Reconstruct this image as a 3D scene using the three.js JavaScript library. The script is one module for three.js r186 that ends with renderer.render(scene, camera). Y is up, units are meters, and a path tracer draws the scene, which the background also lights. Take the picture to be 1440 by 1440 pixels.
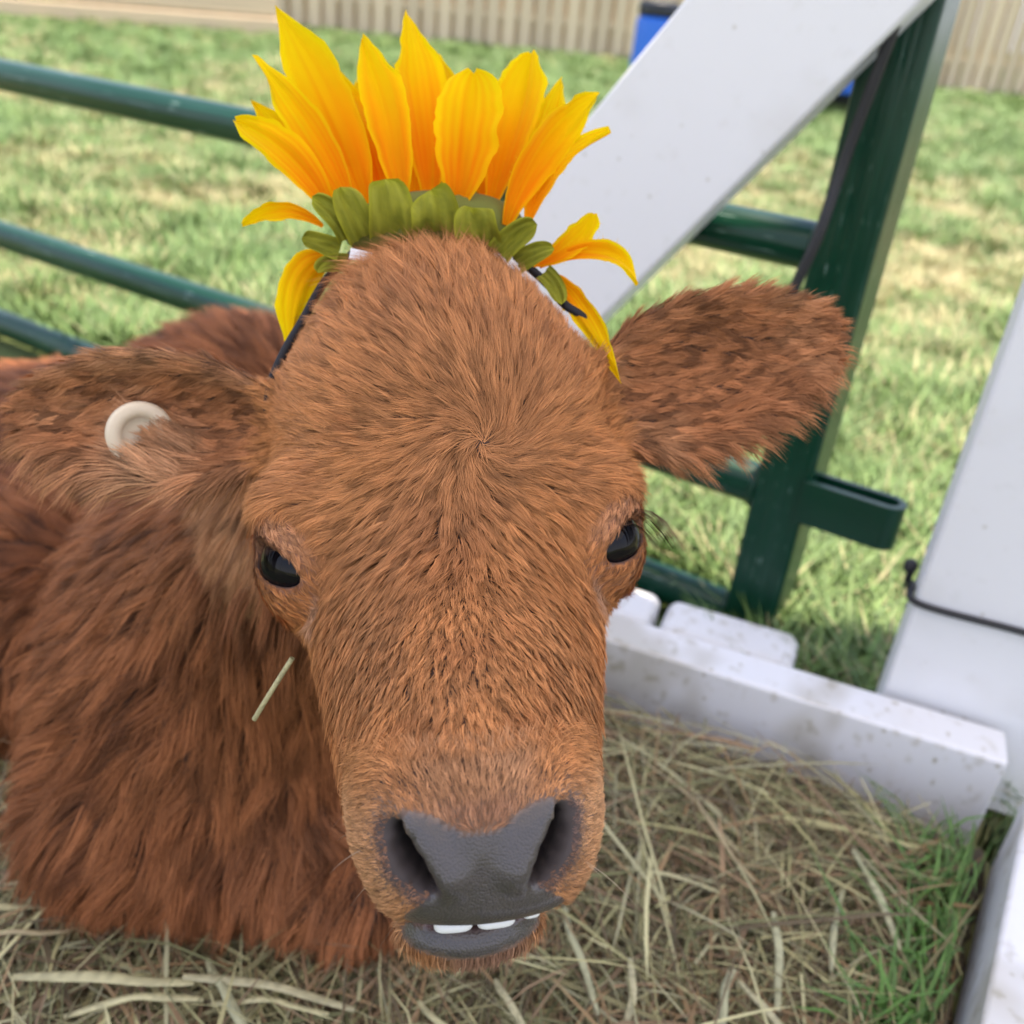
import * as THREE from 'three';
import { RoundedBoxGeometry } from 'three/addons/geometries/RoundedBoxGeometry.js';
import { mergeGeometries } from 'three/addons/utils/BufferGeometryUtils.js';

// ---------------------------------------------------------------- camera, sky, sun, exposure
const scene = new THREE.Scene();
const deg = Math.PI / 180;
const camera = new THREE.PerspectiveCamera(56.85, 1, 0.02, 200);
camera.position.set(0, 0.585, 0);
camera.rotation.order = 'YXZ';
camera.rotation.set(-29 * deg, 0, 6 * deg);
camera.focus = 0.345;
camera.userData.fStop = 9;

const renderer = new THREE.WebGLRenderer({ antialias: true });
renderer.toneMapping = THREE.LinearToneMapping;
renderer.toneMappingExposure = 2.45;
renderer.shadowMap.enabled = true;

{ // clear summer sky, whiter towards the horizon
  const w = 128, h = 64, a = new Float32Array(w * h * 4);
  for (let j = 0; j < h; j++) {
    const el = (j + 0.5) / h * Math.PI - Math.PI / 2, s = Math.sin(el);
    const k = s > 0 ? Math.pow(1 - s, 2.2) : 1;
    for (let i = 0; i < w; i++) {
      const o = (j * w + i) * 4;
      a[o] = 0.36 + 0.40 * k; a[o + 1] = 0.47 + 0.31 * k; a[o + 2] = 0.76 + 0.06 * k; a[o + 3] = 1;
    }
  }
  const sky = new THREE.DataTexture(a, w, h, THREE.RGBAFormat, THREE.FloatType);
  sky.mapping = THREE.EquirectangularReflectionMapping;
  sky.magFilter = sky.minFilter = THREE.LinearFilter;
  sky.needsUpdate = true;
  scene.background = sky; scene.environment = sky;
}
const sun = new THREE.DirectionalLight(0xfff0da, 4.2);
sun.position.set(0.9, 9.3, -2.25);
sun.target.position.set(0, 0, -1);
sun.castShadow = true; sun.shadow.radius = 1.5;
Object.assign(sun.shadow.camera, { left: -9, right: 9, top: 14, bottom: -9, near: 0.5, far: 40 });
sun.shadow.mapSize.set(4096, 4096);
scene.add(sun, sun.target);

// ---------------------------------------------------------------- helpers
let seed = 12345;
const rnd = () => { seed = (seed + 0x6D2B79F5) | 0; let t = Math.imul(seed ^ (seed >>> 15), 1 | seed); t = (t + Math.imul(t ^ (t >>> 7), 61 | t)) ^ t; return ((t ^ (t >>> 14)) >>> 0) / 4294967296; };
const rr = (a, b) => a + (b - a) * rnd();
const gauss = () => (rnd() + rnd() + rnd() - 1.5) * 1.15;
const clamp = (x, a = 0, b = 1) => x < a ? a : x > b ? b : x;
const sst = (a, b, x) => { const t = clamp((x - a) / (b - a)); return t * t * (3 - 2 * t); };
const lerp = (a, b, t) => a + (b - a) * t;
const hash = (x, y, z) => { let h = Math.imul(x | 0, 374761393) ^ Math.imul(y | 0, 668265263) ^ Math.imul(z | 0, 2147483647 - 1274126177); h = Math.imul(h ^ (h >>> 13), 1274126177); return ((h ^ (h >>> 16)) >>> 0) / 4294967296; };
function noise(x, y, z) { // value noise 0..1
  const X = Math.floor(x), Y = Math.floor(y), Z = Math.floor(z);
  let u = x - X, v = y - Y, w = z - Z; u *= u * (3 - 2 * u); v *= v * (3 - 2 * v); w *= w * (3 - 2 * w);
  const L = (a, b, t) => a + (b - a) * t;
  return L(L(L(hash(X, Y, Z), hash(X + 1, Y, Z), u), L(hash(X, Y + 1, Z), hash(X + 1, Y + 1, Z), u), v),
    L(L(hash(X, Y, Z + 1), hash(X + 1, Y, Z + 1), u), L(hash(X, Y + 1, Z + 1), hash(X + 1, Y + 1, Z + 1), u), v), w);
}
const fbm = (x, y, z) => noise(x, y, z) * 0.55 + noise(x * 2.1 + 7, y * 2.1, z * 2.1) * 0.3 + noise(x * 4.3, y * 4.3 + 3, z * 4.3) * 0.15;
const V = (x, y, z) => new THREE.Vector3(x, y, z);
const taken = new Map();
const numbered = (n) => { const k = taken.get(n) ?? 0; taken.set(n, k + 1); return k ? n + '_' + String(k).padStart(3, '0') : n; };
function tag(o, label, category, group, kind) { o.userData.label = label; if (category) o.userData.category = category; if (group) o.userData.group = group; if (kind) o.userData.kind = kind; return o; }
function mesh(name, geo, mat, parent) {
  const m = new THREE.Mesh(geo, mat); m.name = parent ? name : numbered(name); m.castShadow = m.receiveShadow = true; (parent ?? scene).add(m); return m;
}
function thing(name, pos, label, category, group) { const g = new THREE.Group(); g.name = numbered(name); g.position.copy(pos); scene.add(g); return tag(g, label, category, group); }
const std = (o) => new THREE.MeshStandardMaterial(o);
const lin = (r, g, b) => new THREE.Color().setRGB(r, g, b);
function dataTex(n, fn, srgb, rep = 1) {
  const a = new Uint8Array(n * n * 4);
  for (let j = 0; j < n; j++) for (let i = 0; i < n; i++) { const c = fn(i / n, j / n); for (let k = 0; k < 3; k++) a[(j * n + i) * 4 + k] = clamp(c[k]) * 255; a[(j * n + i) * 4 + 3] = 255; }
  const t = new THREE.DataTexture(a, n, n); t.wrapS = t.wrapT = THREE.RepeatWrapping; t.magFilter = THREE.LinearFilter; t.minFilter = THREE.LinearMipmapLinearFilter; t.generateMipmaps = true;
  if (srgb) t.colorSpace = THREE.SRGBColorSpace; t.repeat.set(rep, rep); t.needsUpdate = true; return t;
}
// growable ribbon / blade collection with vertex colours and normals
class Blades {
  constructor() { this.p = []; this.n = []; this.c = []; this.i = []; this.k = 0; }
  // pts: flat xyz array of m points; side & normal vectors; half width; colour; pointed end
  add(pts, m, sx, sy, sz, nx, ny, nz, hw, r, g, b, taper = 0.8, r2 = r, g2 = g, b2 = b) {
    const base = this.k, ux = pts[3] - pts[0], uy = pts[4] - pts[1], uz = pts[5] - pts[2], fl = (sy * uz - sz * uy) * nx + (sz * ux - sx * uz) * ny + (sx * uy - sy * ux) * nz < 0;
    for (let j = 0; j < m; j++) {
      const t = j / (m - 1), w = j === m - 1 ? 0 : hw * Math.pow(1 - t, taper) * (j === 0 ? 0.8 : 1), x = pts[j * 3], y = pts[j * 3 + 1], z = pts[j * 3 + 2];
      const cr = r + (r2 - r) * t, cg = g + (g2 - g) * t, cb = b + (b2 - b) * t;
      if (j < m - 1) {
        this.p.push(x - sx * w, y - sy * w, z - sz * w, x + sx * w, y + sy * w, z + sz * w);
        this.n.push(nx, ny, nz, nx, ny, nz); this.c.push(cr, cg, cb, cr, cg, cb); this.k += 2;
      } else { this.p.push(x, y, z); this.n.push(nx, ny, nz); this.c.push(cr, cg, cb); this.k += 1; }
      const a = base + j * 2;
      if (j < m - 2) { if (fl) this.i.push(a, a + 3, a + 1, a, a + 2, a + 3); else this.i.push(a, a + 1, a + 3, a, a + 3, a + 2); }
      else if (j === m - 2) { if (fl) this.i.push(a, a + 2, a + 1); else this.i.push(a, a + 1, a + 2); }
    }
  }
  build() {
    const g = new THREE.BufferGeometry();
    g.setAttribute('position', new THREE.BufferAttribute(new Float32Array(this.p), 3));
    g.setAttribute('normal', new THREE.BufferAttribute(new Float32Array(this.n), 3));
    g.setAttribute('color', new THREE.BufferAttribute(new Float32Array(this.c), 3));
    g.setIndex(new THREE.BufferAttribute(new Uint32Array(this.i), 1));
    return g;
  }
}
function boardGeo(lx, ly, lz, r, seg = 3) { // rounded board with texture coordinates in metres
  const g = new RoundedBoxGeometry(lx, ly, lz, seg, r), p = g.attributes.position, n = g.attributes.normal, uv = g.attributes.uv, o = rnd() * 0.6;
  for (let i = 0; i < p.count; i++) { const ax = Math.abs(n.getX(i)), ay = Math.abs(n.getY(i)), az = Math.abs(n.getZ(i)); uv.setXY(i, (ax > ay && ax > az ? p.getZ(i) : p.getX(i)) * 0.82 + 0.5, (ay > ax && ay > az ? p.getZ(i) : p.getY(i)) * 0.82 + 0.5 + (o - 0.3) * 0.4); }
  return g;
}
const frameOf = (dirX, up = V(0, 1, 0)) => { // quaternion: local x along dirX, y near up
  const x = dirX.clone().normalize(), z = x.clone().cross(up).normalize(), y = z.clone().cross(x);
  return new THREE.Quaternion().setFromRotationMatrix(new THREE.Matrix4().makeBasis(x, y, z));
};

// ---------------------------------------------------------------- materials of the setting
const grimeMap = dataTex(512, (u, v) => {
  const b = fbm(u * 16, v * 16, 3), s = fbm(u * 110, v * 110, 9), q = noise(u * 230, v * 230, 1);
  const d = sst(0.6, 0.85, b) * 0.03 + sst(0.7, 0.8, s) * 0.015 + sst(0.965, 0.985, q) * 0.16;
  return [0.955 - d, 0.955 - d * 1.1, 0.955 - d * 1.35];
}, true);
const vinylBump = dataTex(256, (u, v) => { const h = fbm(u * 40, v * 40, 2) * 0.6 + noise(u * 8, v * 8, 4) * 0.4; return [h, h, h]; });
const whiteVinyl = std({ color: lin(0.86, 0.86, 0.87), map: grimeMap, roughness: 0.48, bumpMap: vinylBump, bumpScale: 0.0003 });
const greenBump = dataTex(256, (u, v) => { const h = fbm(u * 24, v * 24, 5); return [h, h, h]; });
const greenWear = dataTex(512, (u, v) => {
  const s = noise(u * 170, v * 60, 1), b = fbm(u * 20, v * 20, 4), dust = sst(0.5, 0.75, fbm(u * 7, v * 14, 8));
  if (s > 0.95 && b > 0.5) return [0.62, 0.70, 0.66];
  const k = 0.9 + 0.2 * b; return [0.03 * k + dust * 0.05, 0.215 * k + dust * 0.02, 0.145 * k + dust * 0.03];
}, true);
const greenPaint = new THREE.MeshPhysicalMaterial({ map: greenWear, roughness: 0.3, specularIntensity: 0.7, bumpMap: greenBump, bumpScale: 0.0012 });

// ---------------------------------------------------------------- ground
const dryAt = (x, z) => sst(0.42, 0.66, fbm(x * 1.6 + 11, 0.5, z * 1.6 + 4)) * sst(-7.0, -3.0, z) ;
{
  const g = new THREE.PlaneGeometry(70, 70, 280, 280).rotateX(-Math.PI / 2).translate(0, 0, -14), p = g.attributes.position, c = new Float32Array(p.count * 3);
  for (let i = 0; i < p.count; i++) {
    const x = p.getX(i), z = p.getZ(i), near = sst(14, 1.5, Math.hypot(x, z));
    p.setY(i, (fbm(x * 0.9, 1, z * 0.9) - 0.5) * 0.03 * sst(1.2, 3, Math.hypot(x, z)) - 0.012);
    const d = dryAt(x, z), n = fbm(x * 5, 2, z * 5);
    c.set([lerp(0.09, 0.27, d) * (0.7 + 0.6 * n), lerp(0.13, 0.22, d) * (0.7 + 0.6 * n), lerp(0.035, 0.10, d) * (0.7 + 0.6 * n)], i * 3);
  }
  g.setAttribute('color', new THREE.BufferAttribute(c, 3)); g.computeVertexNormals();
  const m = mesh('lawn_ground', g, std({ vertexColors: true, roughness: 1 }));
  tag(m, 'grassy ground of the yard with dry straw coloured patches', 'ground', null, 'structure');
}
{ // mown grass: clumps of blades, instanced
  const B = new Blades(), N = 16;
  for (let i = 0; i < N; i++) {
    const a = rr(0, 6.283), r = rr(0, 0.03), h = rr(0.6, 1.1) * 0.05, lean = rr(0.2, 1.1) * 0.05, la = a + rr(-1, 1), x = Math.cos(a) * r, z = Math.sin(a) * r, dx = Math.cos(la) * lean, dz = Math.sin(la) * lean;
    const pts = [x, -0.012, z, x + dx * 0.3, h * 0.6, z + dz * 0.3, x + dx, h, z + dz], k = rr(0.75, 1.25);
    B.add(pts, 3, -Math.sin(la), 0, Math.cos(la), -Math.cos(la) * 0.3, 0.95, -Math.sin(la) * 0.3, rr(0.0013, 0.0024), k, k, k * 0.95, 0.5);
  }
  const im = new THREE.InstancedMesh(B.build(), std({ vertexColors: true, roughness: 0.6 }), 34000);
  const m4 = new THREE.Matrix4(), q = new THREE.Quaternion(), e = new THREE.Euler(); let k = 0;
  const gd = V(-0.872, 0, -0.489), post = V(0.263, 0, -0.83);
  while (k < 34000) {
    const u = rnd(), dist = 0.5 * Math.pow(12.5 / 0.5, Math.pow(u, 0.85)), ang = rr(-0.62, 0.7), x = Math.sin(ang) * dist, z = -Math.cos(ang) * dist;
    // keep out of the pen (this side of the gate line)
    const side = (x - post.x) * 0.489 - (z - post.z) * 0.872; // > 0 beyond the gate
    if (z > -0.70 + (x - 0.26) * 0.346 && (x - 0.411) * 0.868 + (z + 0.545) * 0.497 < 0.075) continue;
    if (x < 0.26 && side < 0.045) continue;
    const d = dryAt(x, z), sc = rr(0.7, 1.3) * (1 + 0.06 * dist) * (1 - 0.35 * d);
    e.set(rr(-0.2, 0.2), rr(0, 6.28), rr(-0.2, 0.2)); q.setFromEuler(e);
    m4.compose(V(x, -0.002, z), q, V(sc * 1.15, sc, sc * 1.15)); im.setMatrixAt(k, m4);
    const t = rnd(), dry = rnd() < d * 0.6 + 0.07;
    const c = dry ? lin(lerp(0.28, 0.44, t), lerp(0.25, 0.38, t), lerp(0.12, 0.20, t)) : lin(lerp(0.075, 0.15, t), lerp(0.15, 0.23, t), lerp(0.03, 0.06, t));
    im.setColorAt(k, c); k++;
  }
  im.name = 'lawn_grass'; im.castShadow = im.receiveShadow = true; scene.add(im);
  tag(im, 'short green lawn grass with dry blades beyond the gate', 'grass', null, 'stuff');
}

// ---------------------------------------------------------------- picket fence, timber bed, things at the far end of the lawn
{
  const a = V(-4.6, 0, -9.9), b = V(7.4, 0, -11.8), dir = b.clone().sub(a), len = dir.length(); dir.normalize();
  const t = thing('picket_fence', a, 'weathered tan upright board fence along the back of the lawn', 'fence');
  t.quaternion.copy(frameOf(dir));
  const wood = dataTex(256, (u, v) => { const s = fbm(u * 46, v * 3, 2), k = 0.72 + 0.4 * s; return [0.94 * k, 0.83 * k, 0.67 * k]; }, true);
  const mats = [0.9, 1.0, 1.08, 0.97].map((k) => std({ color: lin(k, k * (0.98 + 0.02 * k), k), map: wood, roughness: 0.85 }));
  const front = new RoundedBoxGeometry(0.118, 1.8, 0.018, 1, 0.003).translate(0, 0.92, 0);
  const n = Math.floor(len / 0.158);
  for (let i = 0; i < n; i++) {
    const m = mesh('picket', front, mats[i * 7 % 4], t); m.position.set(i * 0.158 + rr(-0.006, 0.006), rr(-0.02, 0.02), 0.05); m.rotation.z = rr(-0.008, 0.008);
    if (i < n - 1) { const h = mesh('picket', front, mats[(i * 5 + 1) % 4], t); h.position.set((i + 0.5) * 0.158, rr(-0.02, 0.01), -0.03); }
  }
  for (const y of [0.32, 1.5]) mesh('rail', new RoundedBoxGeometry(len, 0.07, 0.05, 1, 0.004).translate(len / 2, y, 0.01), mats[1], t);
}
{
  const t = thing('timber_edging', V(-5.2, 0, -7.2), 'low stack of pale landscape timbers edging a bed by the fence', 'edging');
  t.quaternion.copy(frameOf(V(0.86, 0, -0.51)));
  const wood = dataTex(256, (u, v) => { const k = 0.75 + 0.4 * fbm(u * 6, v * 40, 6); return [0.95 * k, 0.82 * k, 0.66 * k]; }, true), m = std({ map: wood, roughness: 0.85 });
  [[0, 3.3, 0.08, 0], [0.05, 3.2, 0.25, -0.02], [0, 3.1, 0.42, -0.03]].forEach(([x, l, y, z]) => mesh('timber', new RoundedBoxGeometry(l, 0.155, 0.15, 2, 0.014).translate(x + l / 2, y, z), m, t));
}
{
  const t = thing('blue_drum', V(0.62, 0, -7.1), 'bright blue plastic drum with black lid out on the lawn', 'drum');
  const blue = std({ color: lin(0.02, 0.15, 0.62), roughness: 0.4 }), black = std({ color: lin(0.015, 0.016, 0.02), roughness: 0.5 });
  const pr = [[0, 0], [0.125, 0], [0.14, 0.02], [0.14, 0.19], [0.146, 0.20], [0.146, 0.225], [0.14, 0.235], [0.14, 0.46], [0.12, 0.49], [0, 0.49]].map(([x, y]) => new THREE.Vector2(x, y));
  mesh('drum_body', new THREE.LatheGeometry(pr, 36), blue, t);
  mesh('lid', new THREE.LatheGeometry([[0, 0.492], [0.128, 0.492], [0.136, 0.50], [0.136, 0.56], [0.12, 0.58], [0, 0.585]].map(([x, y]) => new THREE.Vector2(x, y)), 36), black, t);
}
{
  const t = thing('folding_wagon', V(1.72, 0, -7.0), 'blue fabric folding wagon with pale tube frame and black wheels beyond the boards', 'wagon');
  t.rotation.y = 0.12;
  const pale = std({ color: lin(0.66, 0.68, 0.76), roughness: 0.35 }), blue = std({ color: lin(0.03, 0.12, 0.50), roughness: 0.85 }), black = std({ color: lin(0.02, 0.02, 0.022), roughness: 0.7 });
  mesh('wagon_bed', new RoundedBoxGeometry(0.86, 0.34, 0.46, 3, 0.02).translate(0, 0.33, 0), blue, t);
  for (const sx of [-1, 1]) for (const sz of [-1, 1]) {
    mesh('frame_post', new THREE.CylinderGeometry(0.022, 0.022, 0.58, 12).translate(sx * 0.45, 0.36, sz * 0.25), pale, t);
    const w = mesh('wheel', new THREE.TorusGeometry(0.075, 0.026, 10, 28).translate(sx * 0.30, 0.103, sz * 0.29), black, t);
    mesh('hub', new THREE.CylinderGeometry(0.05, 0.05, 0.03, 20).rotateX(Math.PI / 2).translate(sx * 0.30, 0.103, sz * 0.29), black, w);
  }
  for (const sz of [-1, 1]) mesh('top_rail', new THREE.CylinderGeometry(0.016, 0.016, 0.9, 10).rotateZ(Math.PI / 2).translate(0, 0.53, sz * 0.25), pale, t);
}

// ---------------------------------------------------------------- canopy over the pen (above the frame; it shades the pen)
{
  const t = thing('shade_canopy', V(0.4, 0, 0.43), 'pale blue pop-up shade canopy standing over the pen', 'canopy');
  const cloth = new THREE.MeshPhysicalMaterial({ color: lin(0.82, 0.79, 0.86), roughness: 1, transmission: 0.5, thickness: 0, side: THREE.DoubleSide });
  const steel = std({ color: lin(0.5, 0.5, 0.52), roughness: 0.4, metalness: 0.6 });
  const hx = 2.0, hz = 1.5, y0 = 2.05, y1 = 2.75, pts = [], idx = [];
  [[-hx, -hz], [hx, -hz], [hx, hz], [-hx, hz]].forEach(([x, z]) => pts.push(x, y0, z)); pts.push(0, y1, 0);
  [[0, 1], [1, 2], [2, 3], [3, 0]].forEach(([i, j]) => {
    const g = new THREE.BufferGeometry(); const P = (k) => [pts[k * 3], pts[k * 3 + 1], pts[k * 3 + 2]];
    g.setAttribute('position', new THREE.Float32BufferAttribute([...P(j), ...P(i), ...P(4)], 3)); g.computeVertexNormals();
    const m = mesh('roof_panel', g, cloth, t);
  });
  for (const sx of [-1, 1]) for (const sz of [-1, 1]) mesh('leg', new THREE.CylinderGeometry(0.018, 0.018, y0, 10).translate(sx * (hx - 0.02), y0 / 2, sz * (hz - 0.02)), steel, t);
}

// ---------------------------------------------------------------- green steel gate panel
const gateDir = V(-0.872, 0, -0.489).normalize(), gateQ = frameOf(gateDir);
{
  const t = thing('steel_gate', V(0.263, 0, -0.83), 'dark green tubular steel gate panel with square upright and latch loop', 'gate');
  t.quaternion.copy(gateQ); // local x along the rails, z towards the pen side or lawn
  const toLawn = V(0.489, 0, -0.872).applyQuaternion(gateQ.clone().invert()).z > 0 ? 1 : -1;
  mesh('upright', new RoundedBoxGeometry(0.052, 1.25, 0.068, 3, 0.005).translate(0, 0.628, 0.012 * toLawn), greenPaint, t);
  for (const y of [0.411, 0.178, 0.028]) {
    const r = mesh('rail', new THREE.CylinderGeometry(0.0208, 0.0208, 2.5, 28, 1).rotateZ(Math.PI / 2).translate(1.276, y, 0), greenPaint, t);
    mesh('weld', new THREE.TorusGeometry(0.0212, 0.003, 8, 24).rotateY(Math.PI / 2).translate(0.028, y, 0), greenPaint, r);
  }
  mesh('rail', new THREE.CylinderGeometry(0.0208, 0.0208, 2.5, 28, 1).rotateZ(Math.PI / 2).translate(1.276, 0.75, 0), greenPaint, t);
  // latch loop: an oblong ring of flat bar
  const s = new THREE.Shape(), w = 0.015, L = 0.088;
  s.moveTo(0, -w); s.lineTo(-L + w, -w); s.absarc(-L + w, 0, w, -Math.PI / 2, Math.PI / 2, true); s.lineTo(0, w); s.closePath();
  const h = new THREE.Path(), v = w - 0.006; h.moveTo(-0.004, -v); h.lineTo(-L + w, -v); h.absarc(-L + w, 0, v, -Math.PI / 2, Math.PI / 2, true); h.lineTo(-0.004, v); h.closePath(); s.holes.push(h);
  const g = new THREE.ExtrudeGeometry(s, { depth: 0.042, bevelEnabled: true, bevelSize: 0.0008, bevelThickness: 0.0008, bevelSegments: 1, curveSegments: 12 }).rotateX(-Math.PI / 2).translate(-0.022, 0.166, -0.012 * toLawn);
  mesh('latch_loop', g, greenPaint, t);
}
{ // rubber strap hanging from the upright
  const c = new THREE.CatmullRomCurve3([V(0.242, 0.62, -0.78), V(0.2375, 0.55, -0.793), V(0.2315, 0.485, -0.800), V(0.224, 0.43, -0.793), V(0.2155, 0.385, -0.795), V(0.211, 0.33, -0.80), V(0.207, 0.28, -0.80)]);
  const g = new THREE.TubeGeometry(c, 60, 0.0048, 10), p = g.attributes.position;
  const m = mesh('rubber_strap', g, std({ color: lin(0.016, 0.016, 0.018), roughness: 0.55 })); tag(m, 'thin black rubber strap hanging beside the green gate upright', 'strap');
}

// ---------------------------------------------------------------- white boards and frame of the pen
{
  const along = V(-0.522, -0.80, -0.29).normalize(), nrm = V(-0.489, 0, 0.872).normalize(), perp = nrm.clone().cross(along).normalize(); // perp points along board width
  const t = boardGeo(1.2, 0.135, 0.04, 0.004);
  const m = mesh('diagonal_board', t, whiteVinyl);
  const x = along.clone(), z = nrm.clone(), y = z.clone().cross(x).normalize();
  m.quaternion.setFromRotationMatrix(new THREE.Matrix4().makeBasis(x, y, z));
  const e0 = V(0.067, 0.322, -0.871), e1 = V(0.039, 0.505, -0.887); // lower edge and upper edge of the front face
  const w = e1.clone().sub(e0); w.addScaledVector(along, -w.dot(along)); const mid = e0.clone().addScaledVector(w, 0.5);
  m.position.copy(mid).addScaledVector(nrm, -0.02).addScaledVector(along, -0.225);
  tag(m, 'wide white board leaning diagonally against the green gate', 'board');
}
const curbDir = V(0.945, 0, 0.327).normalize();
{
  const m = mesh('upright_board', boardGeo(0.14, 1.1, 0.04, 0.004), whiteVinyl);
  m.quaternion.copy(frameOf(curbDir)); const n = V(-0.327, 0, 0.945);
  m.position.copy(V(0.3296, 0.552, -0.6465)).addScaledVector(curbDir, 0.07).addScaledVector(n, -0.0215);
  tag(m, 'wide white board standing upright behind the pen frame', 'board');
  // black cord tied round it
  const c = new THREE.CatmullRomCurve3([V(-0.074, -0.012, -0.024), V(-0.0735, 0.001, 0.0), V(-0.074, 0.0, 0.018), V(-0.066, -0.001, 0.0225), V(0.0, -0.001, 0.0228), V(0.066, 0.0, 0.0225), V(0.0735, 0.0, 0.018), V(0.0735, 0.0, -0.018), V(0.066, 0, -0.0228), V(0, -0.004, -0.0232), V(-0.066, -0.008, -0.0232)], true);
  const t = thing('black_cord', m.position.clone().setY(0.184), 'black rubber cord wrapped round the white upright board', 'cord');
  t.quaternion.copy(m.quaternion);
  const blk = std({ color: lin(0.012, 0.012, 0.014), roughness: 0.5 });
  mesh('cord_loop', new THREE.TubeGeometry(c, 160, 0.0029, 10, true), blk, t);
  mesh('toggle', new THREE.SphereGeometry(0.0058, 16, 12).scale(1, 1.1, 1).translate(-0.0778, 0.0125, -0.012), blk, t);
  mesh('toggle_neck', new THREE.CylinderGeometry(0.003, 0.003, 0.014, 10).translate(-0.0765, 0.005, -0.012), blk, t);
}
const curbMap = dataTex(512, (u, v) => {
  const b = fbm(u * 22, v * 14, 3), s = fbm(u * 150, v * 110, 9), q = noise(u * 230, v * 200, 1);
  const d = sst(0.55, 0.85, b) * 0.13 + sst(0.62, 0.8, s) * 0.10 + sst(0.95, 0.98, q) * 0.3;
  return [0.94 - d, 0.935 - d * 1.1, 0.93 - d * 1.4];
}, true);
const curbVinyl = std({ color: lin(0.86, 0.86, 0.87), map: curbMap, roughness: 0.5, bumpMap: vinylBump, bumpScale: 0.0008 });
{
  const m = mesh('frame_beam', boardGeo(0.95, 0.095, 0.042, 0.004), curbVinyl); m.quaternion.copy(frameOf(curbDir));
  const n = V(-0.327, 0, 0.945); m.position.copy(V(0.404, 0.0475, -0.5665)).addScaledVector(curbDir, -0.475).addScaledVector(n, -0.021);
  tag(m, 'white beam edging the hay, running under the upright board', 'beam');
  const d2 = V(-0.497, 0, 0.868).normalize(), s = mesh('frame_beam', boardGeo(0.75, 0.095, 0.06, 0.004), curbVinyl);
  s.quaternion.copy(frameOf(d2)); const n2 = V(-0.868, 0, -0.497); s.position.copy(V(0.411, 0.0475, -0.545)).addScaledVector(d2, 0.375).addScaledVector(n2, -0.03);
  tag(s, 'white beam with dirt specks closing the pen beside the green grass tuft', 'beam');
  const d3 = V(0.944, 0, 0.33).normalize();
  const mk = (len, endX, endZ, label) => { const b = mesh('loose_beam', boardGeo(len, 0.06, 0.062, 0.012, 4), curbVinyl); b.quaternion.copy(frameOf(d3)); b.position.copy(V(endX, 0.032, endZ)).addScaledVector(d3, -len / 2); tag(b, label, 'beam'); };
  mk(0.13, 0.283, -0.7335, 'short white beam lying at the foot of the green upright');
  mk(0.5, 0.152, -0.7795, 'longer white beam lying end to end with the short one behind the calf');
}

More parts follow.
